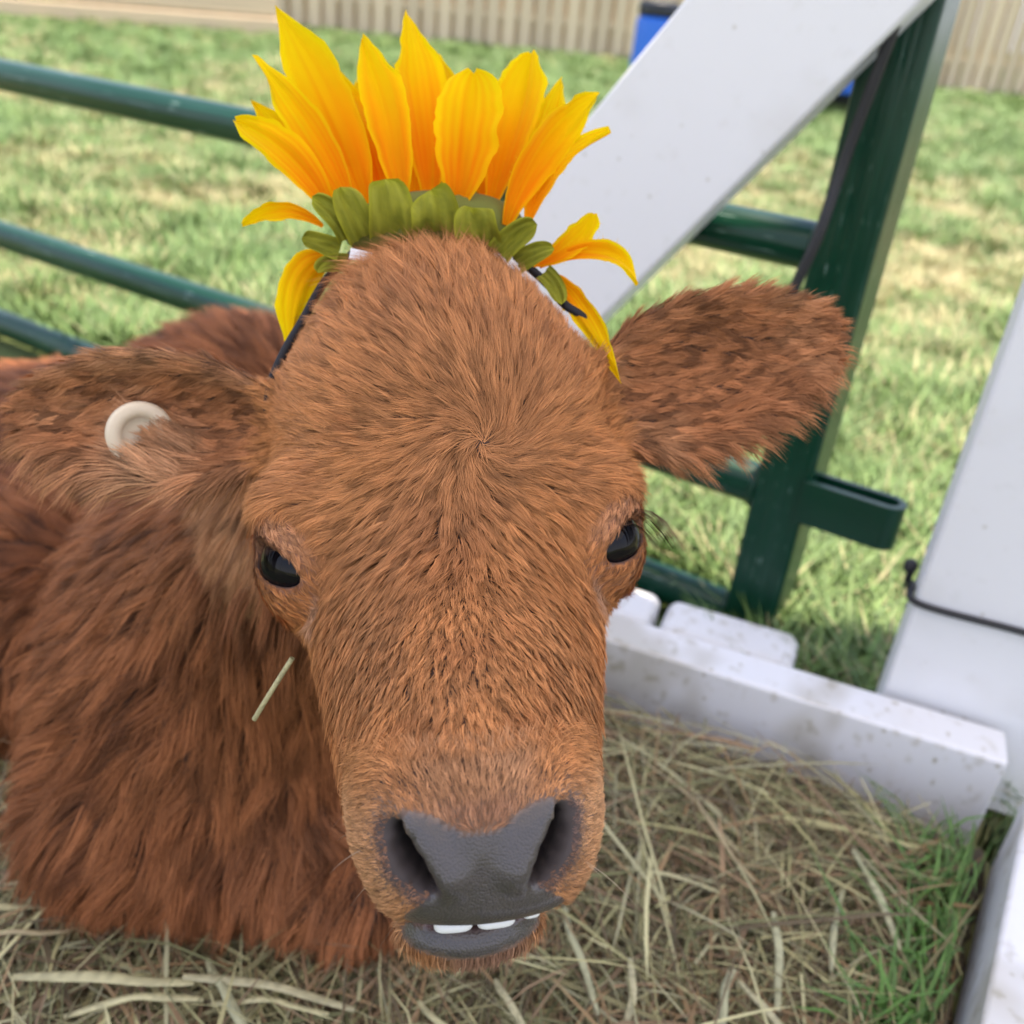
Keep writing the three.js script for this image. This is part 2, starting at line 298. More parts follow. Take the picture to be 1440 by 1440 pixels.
// ---------------------------------------------------------------- hay bedding
const hayH = (x, z) => 0.022 + 0.02 * fbm(x * 9, 3, z * 9) - 0.012 * sst(0.28, 0.38, x) + 0.016 * sst(0.12, 0.0, z + 0.66 - (x - 0.112) * 0.346);
const inPen = (x, z) => (z > -0.66 + (x - 0.112) * 0.346 + 0.012) && ((x - 0.411) * 0.868 + (z + 0.545) * 0.497 < -0.004);
{
  const B = new Blades();
  { // dark matted layer underneath
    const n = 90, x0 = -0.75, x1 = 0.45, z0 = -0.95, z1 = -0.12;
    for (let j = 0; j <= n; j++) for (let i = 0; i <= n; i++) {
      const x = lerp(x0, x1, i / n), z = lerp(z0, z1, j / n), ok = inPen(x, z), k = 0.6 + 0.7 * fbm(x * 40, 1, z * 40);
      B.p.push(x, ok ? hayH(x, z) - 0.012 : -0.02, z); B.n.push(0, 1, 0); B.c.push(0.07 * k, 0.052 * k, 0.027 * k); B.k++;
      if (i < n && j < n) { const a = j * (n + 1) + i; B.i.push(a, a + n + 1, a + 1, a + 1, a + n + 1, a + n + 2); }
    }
  }
  const pal = [[0.27, 0.25, 0.115], [0.33, 0.30, 0.15], [0.17, 0.15, 0.07], [0.24, 0.155, 0.075], [0.15, 0.10, 0.055], [0.31, 0.29, 0.17], [0.13, 0.13, 0.055], [0.26, 0.17, 0.095], [0.40, 0.37, 0.20], [0.10, 0.075, 0.04]];
  let made = 0;
  while (made < 27000) {
    const x = rr(-0.62, 0.46), z = rr(-0.78, -0.16); if (!inPen(x, z)) continue;
    if (x > 0.30 && rnd() < 0.6 * sst(0.29, 0.36, x)) continue;
    const thick = rnd(), L = rr(0.03, 0.11) + (thick > 0.8 ? rr(0, 0.08) : 0), a = rr(0, 6.283), bend = gauss() * (rnd() < 0.25 ? 1.3 : 0.35), lay = rnd();
    const m = 5, pts = []; let px = x, pz = z, ang = a, py = hayH(x, z) - 0.01 + lay * lay * 0.03, pitch = gauss() * 0.22 + (rnd() < 0.05 ? rr(0.2, 0.7) : 0), bad = false;
    for (let j = 0; j < m; j++) {
      pts.push(px, Math.max(py, 0.004), pz); if (!inPen(px, pz)) bad = true;
      px += Math.cos(ang) * L / (m - 1); pz += Math.sin(ang) * L / (m - 1); py += Math.sin(pitch) * L / (m - 1); ang += bend / (m - 1) + gauss() * 0.07; pitch -= 0.1 + gauss() * 0.08;
    }
    if (bad) continue;
    const c = pal[Math.floor(rnd() * pal.length)], k = rr(0.7, 1.15), hw = thick > 0.95 ? rr(0.0013, 0.0021) : thick > 0.65 ? rr(0.0007, 0.0012) : rr(0.0003, 0.0007), tw = gauss() * 0.7;
    const sx = -Math.sin(a) * Math.cos(tw), sz = Math.cos(a) * Math.cos(tw), sy = Math.sin(tw);
    B.add(pts, m, sx, sy, sz, Math.sin(a) * Math.sin(tw), Math.cos(tw), -Math.cos(a) * Math.sin(tw), hw, c[0] * k * 1.35, c[1] * k * 1.33, c[2] * k * 1.25, 0.15);
    made++;
  }
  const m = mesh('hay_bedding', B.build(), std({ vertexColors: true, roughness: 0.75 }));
  tag(m, 'grey green and tan hay spread over the floor of the pen', 'hay', null, 'stuff');
}
{ // the large pale stalks lying on top, one by one
  const mats = [[0.56, 0.50, 0.26], [0.48, 0.46, 0.26], [0.56, 0.50, 0.28], [0.42, 0.33, 0.17]].map((c) => std({ color: lin(...c), roughness: 0.55, map: dataTex(64, (u, v) => { const k = 0.8 + 0.2 * noise(u * 30, v * 3, 5); return [k, k, k]; }, true) }));
  const S = [ // a, b, half width, material, lift
    [-0.262, -0.338, -0.158, -0.346, 0.0036, 0], [-0.165, -0.3475, -0.062, -0.343, 0.0034, 2], [-0.225, -0.322, -0.150, -0.338, 0.0028, 0], [-0.157, -0.366, -0.118, -0.318, 0.0036, 1],
    [-0.145, -0.337, -0.075, -0.333, 0.0022, 0], [-0.245, -0.372, -0.305, -0.36, 0.0022, 3], [-0.27, -0.39, -0.33, -0.378, 0.003, 0], [-0.30, -0.40, -0.24, -0.425, 0.002, 0],
    [0.062, -0.425, 0.083, -0.355, 0.0028, 1], [0.105, -0.395, 0.098, -0.345, 0.0026, 2], [0.088, -0.34, 0.15, -0.352, 0.002, 0], [0.155, -0.345, 0.172, -0.395, 0.0028, 1], [0.175, -0.39, 0.198, -0.345, 0.0026, 2],
    [0.205, -0.44, 0.195, -0.37, 0.003, 1], [0.16, -0.53, 0.195, -0.46, 0.002, 3], [0.12, -0.57, 0.19, -0.485, 0.0016, 3], [0.235, -0.40, 0.262, -0.47, 0.0024, 1], [0.285, -0.42, 0.275, -0.50, 0.003, 1], [0.10, -0.47, 0.17, -0.455, 0.0018, 0], [0.04, -0.335, 0.02, -0.37, 0.0026, 2], [0.0, -0.33, -0.025, -0.352, 0.0024, 0]];
  const where = ['between the calf and the camera side', 'beside the frame beam'];
  S.forEach(([ax, az, bx, bz, hw, mi], i) => {
    const ya = hayH(ax, az) + 0.016 + rnd() * 0.01, yb = hayH(bx, bz) + 0.014 + rnd() * 0.012, a = V(ax, ya, az), b = V(bx, yb, bz), mid = a.clone().lerp(b, 0.5).add(V(gauss() * 0.004, 0.005, gauss() * 0.004));
    const cv = new THREE.CatmullRomCurve3([a, a.clone().lerp(mid, 0.5).add(V(gauss() * 0.0014, 0, gauss() * 0.0014)), mid, mid.clone().lerp(b, 0.5).add(V(gauss() * 0.0014, 0, gauss() * 0.0014)), b]), g = new THREE.TubeGeometry(cv, 14, hw * 0.95, 7, false), base = V(ax, 0, az);
    const p = g.attributes.position; // flattened, split stalks
    for (let k = 0; k < p.count; k++) { const j = Math.floor(k / 8) / 14, cc = cv.getPoint(j), f = (0.25 + 0.75 * Math.pow(Math.sin(Math.PI * clamp(0.06 + 0.88 * j)), 0.5)) * (0.8 + 0.4 * noise(j * 4, i, 3)); p.setXYZ(k, cc.x + (p.getX(k) - cc.x) * f, cc.y + (p.getY(k) - cc.y) * 0.4 * f, cc.z + (p.getZ(k) - cc.z) * f); }
    g.computeVertexNormals();
    const m = mesh('straw_stalk', g, mats[mi]); tag(m, 'broad pale straw stalk lying on top of the hay', 'straw', 'pale straw stalks lying on the hay');
  });
  const c = new THREE.QuadraticBezierCurve3(V(-0.0995, 0.304, -0.303), V(-0.093, 0.318, -0.303), V(-0.0835, 0.336, -0.3065));
  tag(mesh('straw_piece', new THREE.TubeGeometry(c, 10, 0.0011, 7), mats[0]), 'thin pale straw piece caught in the fur below the cheek', 'straw');
}
{ // fresh grass growing in the pen corner
  const B = new Blades();
  for (let i = 0; i < 70; i++) { // a few more blades in the gap where the two beams meet
    const x = rr(0.412, 0.436), z = rr(-0.575, -0.548), a = rr(0, 6.283), h = rr(0.02, 0.05), l = 0.008, k = rr(0.5, 1.1);
    B.add([x, 0, z, x + Math.cos(a) * l * 0.3, h * 0.6, z + Math.sin(a) * l * 0.3, x + Math.cos(a) * l, h, z + Math.sin(a) * l], 3, -Math.sin(a), 0, Math.cos(a), -Math.cos(a) * 0.4, 0.9, -Math.sin(a) * 0.4, rr(0.001, 0.002), 0.07 * k, 0.14 * k, 0.025 * k, 0.5);
  }
  for (let i = 0; i < 800; i++) {
    const t = rnd(), x = lerp(0.405, 0.30, t) - Math.abs(gauss()) * 0.045, z = lerp(-0.55, -0.355, t) + gauss() * 0.02; if (!inPen(x + 0.012, z)) continue;
    const a = rr(0, 6.283), h = rr(0.03, 0.085), l = rr(0.2, 1.2) * h, pts = [];
    for (let j = 0; j < 4; j++) { const s = j / 3; pts.push(x + Math.cos(a) * l * s * s, 0.008 + h * (s - 0.28 * s * s * s), z + Math.sin(a) * l * s * s); }
    let ok = true; for (let j = 0; j < 4; j++) if (!inPen(pts[j * 3] + 0.004, pts[j * 3 + 2])) ok = false; if (!ok) continue;
    const k = rr(0.6, 1.3); B.add(pts, 4, -Math.sin(a), 0, Math.cos(a), -Math.cos(a) * 0.4, 0.9, -Math.sin(a) * 0.4, rr(0.0012, 0.0026), 0.085 * k, 0.19 * k, 0.028 * k, 0.5);
  }
  tag(mesh('grass_tuft', B.build(), std({ vertexColors: true, roughness: 0.5, side: THREE.DoubleSide })), 'tuft of fresh green grass growing in the corner of the white frame', 'grass');
}

// ---------------------------------------------------------------- the calf
const HM = new THREE.Matrix4().set(
  0.98106, -0.17365, 0.08583, -0.0225,
  0.10904, 0.86133, 0.49620, 0.3815,
  -0.16009, -0.47744, 0.86395, -0.3308, 0, 0, 0, 1); // head frame: x across, y up the face, z out of the forehead
const HI = HM.clone().invert();
const ell = (x, y, z, a, b, c) => { const k0 = Math.sqrt(x * x / (a * a) + y * y / (b * b) + z * z / (c * c)), k1 = Math.sqrt(x * x / (a * a * a * a) + y * y / (b * b * b * b) + z * z / (c * c * c * c)); return k1 < 1e-9 ? -Math.min(a, b, c) : k0 * (k0 - 1) / k1; };
const cone = (x, y, z, ax, ay, az, bx, by, bz, ra, rb) => { const dx = bx - ax, dy = by - ay, dz = bz - az, px = x - ax, py = y - ay, pz = z - az, h = clamp((px * dx + py * dy + pz * dz) / (dx * dx + dy * dy + dz * dz)); return Math.hypot(px - dx * h, py - dy * h, pz - dz * h) - (ra + (rb - ra) * h); };
const smin = (a, b, k) => { const h = Math.max(k - Math.abs(a - b), 0) / k; return Math.min(a, b) - h * h * k * 0.25; };
const smax = (a, b, k) => -smin(-a, -b, k);
// ears: leaf-shaped cupped shells, each with its own frame
const mkEar = (base, tip, nrm, W, cup, droop) => { const a = tip.clone().sub(base), L = a.length(); a.normalize(); const n = nrm.clone().addScaledVector(a, -nrm.dot(a)).normalize(), b = n.clone().cross(a); return { base, a, b, n, L, W, cup, droop }; };
const EARS = [mkEar(V(-0.058, 0.056, -0.050), V(-0.198, 0.078, -0.066), V(0.05, -0.10, 1), 0.031, 0.018, 0.0), mkEar(V(0.058, 0.052, -0.042), V(0.183, 0.088, -0.028), V(-0.12, -0.05, 1), 0.036, 0.015, 0.0)];
const EW = [[0, 0.42], [0.15, 0.62], [0.32, 0.92], [0.5, 1.0], [0.68, 0.9], [0.84, 0.64], [0.94, 0.38], [1.0, 0.12], [1.2, 0.0]];
const earW = (s) => { if (s <= 0) return 0.42; for (let i = 1; i < EW.length; i++) if (s <= EW[i][0]) { const [a, b] = [EW[i - 1], EW[i]]; return lerp(a[1], b[1], (s - a[0]) / (b[0] - a[0])); } return 0; };
const earCoord = (E, x, y, z) => { const px = x - E.base.x, py = y - E.base.y, pz = z - E.base.z; return [(px * E.a.x + py * E.a.y + pz * E.a.z) / E.L, px * E.b.x + py * E.b.y + pz * E.b.z, px * E.n.x + py * E.n.y + pz * E.n.z]; };
function earSDF(E, x, y, z) {
  const [s, t, h] = earCoord(E, x, y, z), w = E.W * earW(s), q = t / (E.W), bend = E.cup * q * q * 1.2 - (0.004 + E.cup * 0.35) * Math.sin(clamp(s) * Math.PI), th = lerp(0.010, 0.0042, sst(0, 0.5, s));
  const d1 = Math.abs(t) - w, d2 = Math.abs(h - bend) - th, d3 = Math.max(-s, s - 1) * E.L;
  const o = smax(d1, d2, 0.006); return smax(o, d3, 0.008) * 0.85;
}
const EYE = V(0.0610, -0.001, -0.0015), EYER = 0.0168, EO = V(0.72, 0.05, 0.70).normalize(), E1 = V(-0.65, -0.60, 0.68); E1.addScaledVector(EO, -E1.dot(EO)).normalize(); const E2 = EO.clone().cross(E1).normalize(); // E2: across the slit
const neckDirL = V(-0.151, -0.152, -0.14).transformDirection(HI);
const nw = (y) => 0.0008 + 0.0022 * clamp((y + 0.099) / 0.021); // nostrils converge a little towards the top
function headSDF(x, y, z) {
  const ax = Math.abs(x);
  let d = ell(x * (1 + 2.4 * Math.max(0, y - 0.082)), y - 0.052, z + 0.045, 0.0715, 0.073, 0.0705);
  d = smin(d, ell(x, y - 0.040, z + 0.080, 0.064, 0.068, 0.055), 0.03);
  d = smin(d, cone(x, y, z, 0, -0.008, -0.006, 0, -0.078, 0.068, 0.045, 0.034), 0.03);
  d = smin(d, cone(ax, y, z, 0.033, -0.015, -0.032, 0.0155, -0.081, 0.044, 0.0345, 0.0258), 0.028);
  d = smin(d, Math.hypot(ax - 0.058, y - 0.015, z + 0.010) - 0.0225, 0.02);
  d = smin(d, ell(ax - 0.060, y + 0.012, z + 0.004, 0.016, 0.014, 0.016), 0.012);
  if (z > 0.02) {
    d = smin(d, ell(x, y + 0.090, z - 0.066, 0.0345, 0.029, 0.036), 0.018);
    d = smin(d, ell(ax - 0.0202, y + 0.088, z - 0.078, 0.0164, 0.021, 0.021), 0.012);
    d = smin(d, ell(x, y + 0.105, z - 0.076, 0.031, 0.0115, 0.0235), 0.010);
  }
  // lower jaw and lip
  let e = cone(x, y, z, 0, -0.066, -0.012, -0.004, -0.119, 0.054, 0.034, 0.015);
  e = smin(e, ell(x + 0.0045, y + 0.1245, z - 0.0655, 0.0245, 0.0095, 0.0215), 0.012);
  d = smin(d, e, 0.006);
  if (z > 0.05) {
    d = smin(d, cone(ax, y, z, 0.0188, -0.0800, 0.0975, 0.0108, -0.0945, 0.1000, 0.0070, 0.0068), 0.005); // inner nostril wing
    d = smax(d, -ell(x + 0.0025, y + 0.1165, z - 0.092, 0.0215, 0.0021, 0.017), 0.003);                  // mouth
    const yn = y + 0.0020, an = ax + nw(y);
    const sc = Math.min(cone(an, yn, z, 0.0300, -0.0790, 0.0990, 0.0262, -0.0895, 0.1030, 0.0024, 0.0036), cone(an, yn, z, 0.0262, -0.0895, 0.1030, 0.0195, -0.0990, 0.1055, 0.0036, 0.0026));
    d = smax(d, -sc, 0.006);                                                                                // hollow beside the slit
    let n = Math.min(cone(an, yn, z, 0.0270, -0.0785, 0.0990, 0.0225, -0.0795, 0.082, 0.0024, 0.0030), cone(an, yn, z, 0.0254, -0.0835, 0.1005, 0.0205, -0.0830, 0.080, 0.0034, 0.0038), cone(an, yn, z, 0.0230, -0.0885, 0.1025, 0.0185, -0.0865, 0.080, 0.0038, 0.0038), cone(an, yn, z, 0.0203, -0.0935, 0.1040, 0.0170, -0.0905, 0.084, 0.0032, 0.0032), cone(an, yn, z, 0.0176, -0.0972, 0.1045, 0.0155, -0.0935, 0.088, 0.0024, 0.0026));
    n = smin(n, cone(an, yn, z, 0.0254, -0.0835, 0.0970, 0.0203, -0.0935, 0.1000, 0.0026, 0.0026), 0.004);
    d = smax(d, -n, 0.0032);
  }
  // eye opening
  if (ax > 0.03 && y > -0.04 && y < 0.04) {
    const px = ax - EYE.x, py = y - EYE.y, pz = z - EYE.z, o = px * EO.x + py * EO.y + pz * EO.z, a = px * E1.x + py * E1.y + pz * E1.z, b = px * E2.x + py * E2.y + pz * E2.z;
    const lid = Math.hypot(px, py, pz) - (EYER + 0.0016); d = smin(d, lid, 0.008);                          // lids hug the ball
    d = smax(d, -ell(o - 0.017, a, b, 0.014, 0.0158, 0.0068), 0.0022);
  }
  if (ax > 0.04) d = smin(d, earSDF(EARS[x < 0 ? 0 : 1], x, y, z), 0.014);
  const q = 0.11; d = smin(d, cone(x, y, z, 0, 0.025, -0.075, neckDirL.x * q, 0.025 + neckDirL.y * q, -0.075 + neckDirL.z * q, 0.058, 0.07), 0.03);
  return d;
}
function bodySDF(x, y, z) {
  let d = cone(x, y, z, -0.27, 0.145, -0.78, -0.64, 0.06, -0.86, 0.12, 0.115);
  d = smin(d, ell(x + 0.262, y - 0.19, z + 0.80, 0.10, 0.105, 0.11), 0.05);
  d = smin(d, ell(x + 0.185, y - 0.135, z + 0.52, 0.105, 0.115, 0.115), 0.07);
  d = smin(d, cone(x, y, z, -0.03, 0.335, -0.415, -0.185, 0.185, -0.56, 0.060, 0.105), 0.05);
  d = smin(d, cone(x, y, z, -0.235, 0.115, -0.50, -0.235, 0.075, -0.445, 0.065, 0.045), 0.05);
  d = smin(d, cone(x, y, z, -0.235, 0.072, -0.440, -0.075, 0.062, -0.412, 0.045, 0.033), 0.06);
  d = smin(d, cone(x, y, z, -0.075, 0.055, -0.412, -0.20, 0.05, -0.475, 0.03, 0.024), 0.02);
  d = smin(d, ell(x + 0.70, y - 0.07, z + 0.87, 0.16, 0.12, 0.15), 0.06);
  d = smin(d, ell(x + 0.56, y - 0.06, z + 0.74, 0.10, 0.06, 0.07), 0.05); // folded hind leg
  d = smin(d, ell(x + 0.41, y - 0.085, z + 0.63, 0.12, 0.10, 0.13), 0.05); // flank and stifle
  return smax(d, 0.024 - y, 0.02);
}
function surfaceNets(f, lo, hi, c) {
  const nx = Math.ceil((hi[0] - lo[0]) / c) + 1, ny = Math.ceil((hi[1] - lo[1]) / c) + 1, nz = Math.ceil((hi[2] - lo[2]) / c) + 1, F = new Float32Array(nx * ny * nz), id = (i, j, k) => (k * ny + j) * nx + i;
  for (let k = 0; k < nz; k++) for (let j = 0; j < ny; j++) for (let i = 0; i < nx; i++) F[id(i, j, k)] = (i === 0 || j === 0 || k === 0 || i === nx - 1 || j === ny - 1 || k === nz - 1) ? 0.01 : f(lo[0] + i * c, lo[1] + j * c, lo[2] + k * c);
  const vi = new Int32Array(nx * ny * nz).fill(-1), P = [], I = [];
  for (let k = 0; k < nz - 1; k++) for (let j = 0; j < ny - 1; j++) for (let i = 0; i < nx - 1; i++) {
    let sx = 0, sy = 0, sz = 0, n = 0; const v = [];
    for (let q = 0; q < 8; q++) v.push(F[id(i + (q & 1), j + (q >> 1 & 1), k + (q >> 2))]);
    let neg = 0; for (const a of v) if (a < 0) neg++; if (neg === 0 || neg === 8) continue;
    for (let a = 0; a < 8; a++) for (const bit of [1, 2, 4]) { if (a & bit) continue; const b = a | bit; if ((v[a] < 0) === (v[b] < 0)) continue; const t = v[a] / (v[a] - v[b]); sx += (a & 1) + (bit === 1 ? t : 0); sy += (a >> 1 & 1) + (bit === 2 ? t : 0); sz += (a >> 2) + (bit === 4 ? t : 0); n++; }
    vi[id(i, j, k)] = P.length / 3; P.push(lo[0] + (i + sx / n) * c, lo[1] + (j + sy / n) * c, lo[2] + (k + sz / n) * c);
  }
  const quad = (a, b, d, e, flip) => { if (a < 0 || b < 0 || d < 0 || e < 0) return; if (flip) I.push(a, d, b, a, e, d); else I.push(a, b, d, a, d, e); };
  for (let k = 1; k < nz - 1; k++) for (let j = 1; j < ny - 1; j++) for (let i = 1; i < nx - 1; i++) {
    const s = F[id(i, j, k)] < 0;
    if (s !== F[id(i + 1, j, k)] < 0) quad(vi[id(i, j - 1, k - 1)], vi[id(i, j, k - 1)], vi[id(i, j, k)], vi[id(i, j - 1, k)], !s);
    if (s !== F[id(i, j + 1, k)] < 0) quad(vi[id(i - 1, j, k - 1)], vi[id(i - 1, j, k)], vi[id(i, j, k)], vi[id(i, j, k - 1)], !s);
    if (s !== F[id(i, j, k + 1)] < 0) quad(vi[id(i - 1, j - 1, k)], vi[id(i, j - 1, k)], vi[id(i, j, k)], vi[id(i - 1, j, k)], !s);
  }
  const h = c * 0.5, N = new Float32Array(P.length);
  for (let i = 0; i < P.length; i += 3) { // settle on the surface, take the normal from the field
    for (let r = 0; r < 2; r++) {
      const x = P[i], y = P[i + 1], z = P[i + 2], gx = f(x + h, y, z) - f(x - h, y, z), gy = f(x, y + h, z) - f(x, y - h, z), gz = f(x, y, z + h) - f(x, y, z - h), g = Math.hypot(gx, gy, gz) || 1;
      if (r === 0) { const d = clamp(f(x, y, z), -c, c) * 0.8; P[i] -= gx / g * d; P[i + 1] -= gy / g * d; P[i + 2] -= gz / g * d; } else { N[i] = gx / g; N[i + 1] = gy / g; N[i + 2] = gz / g; }
    }
  }
  return { P: new Float32Array(P), N, I: new Uint32Array(I) };
}
// bare leather of the nose and the lower lip (head frame)
function leather(x, y0, z) {
  if (z < 0.066) return 0; const ax = Math.abs(x) + (y0 > -0.099 ? nw(y0) : 0.0008); let y = y0 > -0.104 ? y0 + 0.0020 * sst(-0.104, -0.098, y0) : y0;
  const top = -0.0800 + 0.0075 * sst(0.004, 0.023, ax), out = y > -0.099 ? lerp(0.0160, 0.0265, clamp((y + 0.099) / 0.0235)) : lerp(0.0255, 0.0165, sst(-0.110, -0.099, y));
  const pad = sst(top + 0.0012, top - 0.0012, y) * sst(out + 0.0012, out - 0.0012, ax) * sst(-0.1155, -0.1135, y);
  const xl = x + 0.0045, lip = sst(0.0235, 0.0215, Math.abs(xl)) * sst(-0.1285 + 0.003 * (xl / 0.02) ** 2, -0.1270 + 0.003 * (xl / 0.02) ** 2, y) * sst(-0.1150, -0.1165, y) * sst(0.07, 0.074, z);
  return Math.max(pad, lip);
}
const nostrilNear = (x, y, z) => { if (z < 0.05) return 1; const ax = Math.abs(x) + nw(y); y += 0.0020; return Math.min(cone(ax, y, z, 0.0272, -0.0785, 0.0960, 0.0230, -0.0885, 0.0990, 0, 0), cone(ax, y, z, 0.0230, -0.0885, 0.0990, 0.0176, -0.0972, 0.1010, 0, 0), cone(ax, y, z, 0.0300, -0.0790, 0.0945, 0.0262, -0.0895, 0.0985, 0.0002, 0.0014), cone(ax, y, z, 0.0262, -0.0895, 0.0985, 0.0195, -0.0990, 0.1015, 0.0014, 0.0002)); };
const nostril2 = (x, y, z) => { if (z < 0.06) return 1; const ax = Math.abs(x) + nw(y); y += 0.0020; return Math.min(cone(ax, y, 0, 0.0268, -0.0788, 0, 0.0215, -0.0885, 0, 0, 0), cone(ax, y, 0, 0.0215, -0.0885, 0, 0.0165, -0.0965, 0, 0, 0)); };
const eyeNear = (x, y, z) => Math.hypot(Math.abs(x) - EYE.x - EO.x * 0.012, y - EYE.y, z - EYE.z - EO.z * 0.012);
const head = surfaceNets(headSDF, [-0.222, -0.150, -0.150], [0.205, 0.150, 0.122], 0.0022);
const body = surfaceNets(bodySDF, [-0.95, 0.0, -1.22], [0.10, 0.45, -0.34], 0.011);
console.log('calf mesh', head.P.length / 3, body.P.length / 3);

const calfBase = V(-0.30, 0, -0.62);
const calf = thing('calf', calfBase, 'reddish brown calf lying on the hay with sunflower headband', 'calf');
{
  const nh = head.P.length / 3, nb = body.P.length / 3, P = new Float32Array((nh + nb) * 3), N = new Float32Array((nh + nb) * 3), C = new Float32Array((nh + nb) * 3), UV = new Float32Array((nh + nb) * 2), v = V(0, 0, 0);
  const soft = [], hard = [];
  const wet = new Float32Array(nh);
  for (let i = 0; i < nh; i++) {
    const x = head.P[i * 3], y = head.P[i * 3 + 1], z = head.P[i * 3 + 2]; let L = leather(x, y, z); wet[i] = L;
    v.set(x, y, z).applyMatrix4(HM).sub(calfBase).toArray(P, i * 3); v.set(head.N[i * 3], head.N[i * 3 + 1], head.N[i * 3 + 2]).transformDirection(HM).toArray(N, i * 3);
    const ed = Math.hypot(Math.abs(x) - EYE.x, y - EYE.y, z - EYE.z) - EYER, eoo = (Math.abs(x) - EYE.x) * EO.x + (y - EYE.y) * EO.y + (z - EYE.z) * EO.z; const nn = nostrilNear(x, y, z), skinDark = Math.max(sst(0.008, 0.0035, nn), z < 0.0975 ? sst(0.0062, 0.0050, nostril2(x, y, z)) : 0), mouth = sst(0.004, 0.001, Math.abs(y + 0.1165)) * sst(0.022, 0.020, Math.abs(x + 0.0025)) * (z > 0.07 ? 1 : 0), ey = sst(0.0015, 0.0007, ed) * (eoo > 0.002 ? 1 : 0), lidA = sst(0.030, 0.022, eyeNear(x, y, z));
    const k = 0.8 + 0.4 * fbm(x * 400, y * 400, z * 400);
    let r = 0.05, g = 0.02, b = 0.01;
    const muz = sst(0.045, 0.065, z) * sst(-0.066, -0.075, y); r = lerp(r, 0.22, muz * 0.8); g = lerp(g, 0.13, muz * 0.8); b = lerp(b, 0.085, muz * 0.8);
    r = lerp(r, 0.052, skinDark); g = lerp(g, 0.040, skinDark); b = lerp(b, 0.038, skinDark);
    r = lerp(r, 0.24, lidA); g = lerp(g, 0.105, lidA); b = lerp(b, 0.055, lidA); r = lerp(r, 0.06, ey); g = lerp(g, 0.04, ey); b = lerp(b, 0.036, ey);
    r = lerp(r, 0.050, L); g = lerp(g, 0.040, L); b = lerp(b, 0.037, L);
    r = lerp(r, 0.16, mouth); g = lerp(g, 0.085, mouth); b = lerp(b, 0.080, mouth);
    C.set([r * k, g * k, b * k], i * 3); UV.set([x * 30, y * 30], i * 2);
  }
  for (let i = 0; i < nb; i++) { v.fromArray(body.P, i * 3).sub(calfBase).toArray(P, (nh + i) * 3); N.set([body.N[i * 3], body.N[i * 3 + 1], body.N[i * 3 + 2]], (nh + i) * 3); C.set([0.035, 0.013, 0.006], (nh + i) * 3); }
  for (let t = 0; t < head.I.length; t += 3) { const a = head.I[t], b = head.I[t + 1], c = head.I[t + 2]; (wet[a] + wet[b] + wet[c] > 1.5 ? hard : soft).push(a, b, c); }
  for (const i of body.I) soft.push(nh + i);
  const g = new THREE.BufferGeometry();
  g.setAttribute('position', new THREE.BufferAttribute(P, 3)); g.setAttribute('normal', new THREE.BufferAttribute(N, 3)); g.setAttribute('color', new THREE.BufferAttribute(C, 3)); g.setAttribute('uv', new THREE.BufferAttribute(UV, 2));
  g.setIndex([...soft, ...hard].length ? new THREE.BufferAttribute(new Uint32Array(soft.concat(hard)), 1) : null); g.addGroup(0, soft.length, 0); g.addGroup(soft.length, hard.length, 1);
  const pebble = dataTex(512, (u, v2) => { // fine grain of nose leather
    const x = u * 40, y = v2 * 40; let m = 9, X = Math.floor(x), Y = Math.floor(y);
    for (let a = -1; a < 2; a++) for (let b = -1; b < 2; b++) { const cx = (X + a + 40) % 40, cy = (Y + b + 40) % 40; m = Math.min(m, Math.hypot(X + a + hash(cx, cy, 5) - x, Y + b + hash(cx, cy, 8) - y)); }
    const h = 1 - clamp(m); return [h, h, h];
  });
  mesh('body', g, [std({ vertexColors: true, roughness: 0.8 }), new THREE.MeshPhysicalMaterial({ vertexColors: true, roughness: 0.36, bumpMap: pebble, bumpScale: 0.00026, clearcoat: 0.5, clearcoatRoughness: 0.18 })], calf);
}

// ---------------------------------------------------------------- fur, hair by hair
const FUR = 1; // share of hairs drawn
function sampler(M) {
  const n = M.I.length / 3, cdf = new Float64Array(n); let s = 0;
  for (let t = 0; t < n; t++) {
    const a = M.I[t * 3] * 3, b = M.I[t * 3 + 1] * 3, c = M.I[t * 3 + 2] * 3, P = M.P;
    const ux = P[b] - P[a], uy = P[b + 1] - P[a + 1], uz = P[b + 2] - P[a + 2], vx = P[c] - P[a], vy = P[c + 1] - P[a + 1], vz = P[c + 2] - P[a + 2];
    s += Math.hypot(uy * vz - uz * vy, uz * vx - ux * vz, ux * vy - uy * vx) / 2; cdf[t] = s;
  }
  return { area: s, pick(out) {
    const q = rnd() * s; let lo = 0, hi = n - 1; while (lo < hi) { const m = (lo + hi) >> 1; if (cdf[m] < q) lo = m + 1; else hi = m; }
    let u = rnd(), v = rnd(); if (u + v > 1) { u = 1 - u; v = 1 - v; } const w = 1 - u - v, a = M.I[lo * 3] * 3, b = M.I[lo * 3 + 1] * 3, c = M.I[lo * 3 + 2] * 3;
    for (let k = 0; k < 3; k++) { out[k] = M.P[a + k] * w + M.P[b + k] * u + M.P[c + k] * v; out[3 + k] = M.N[a + k] * w + M.N[b + k] * u + M.N[c + k] * v; }
  } };
}
const CL = [0, 0, 0, 0, 0, 0]; // nearest clump: offset xyz and three random values
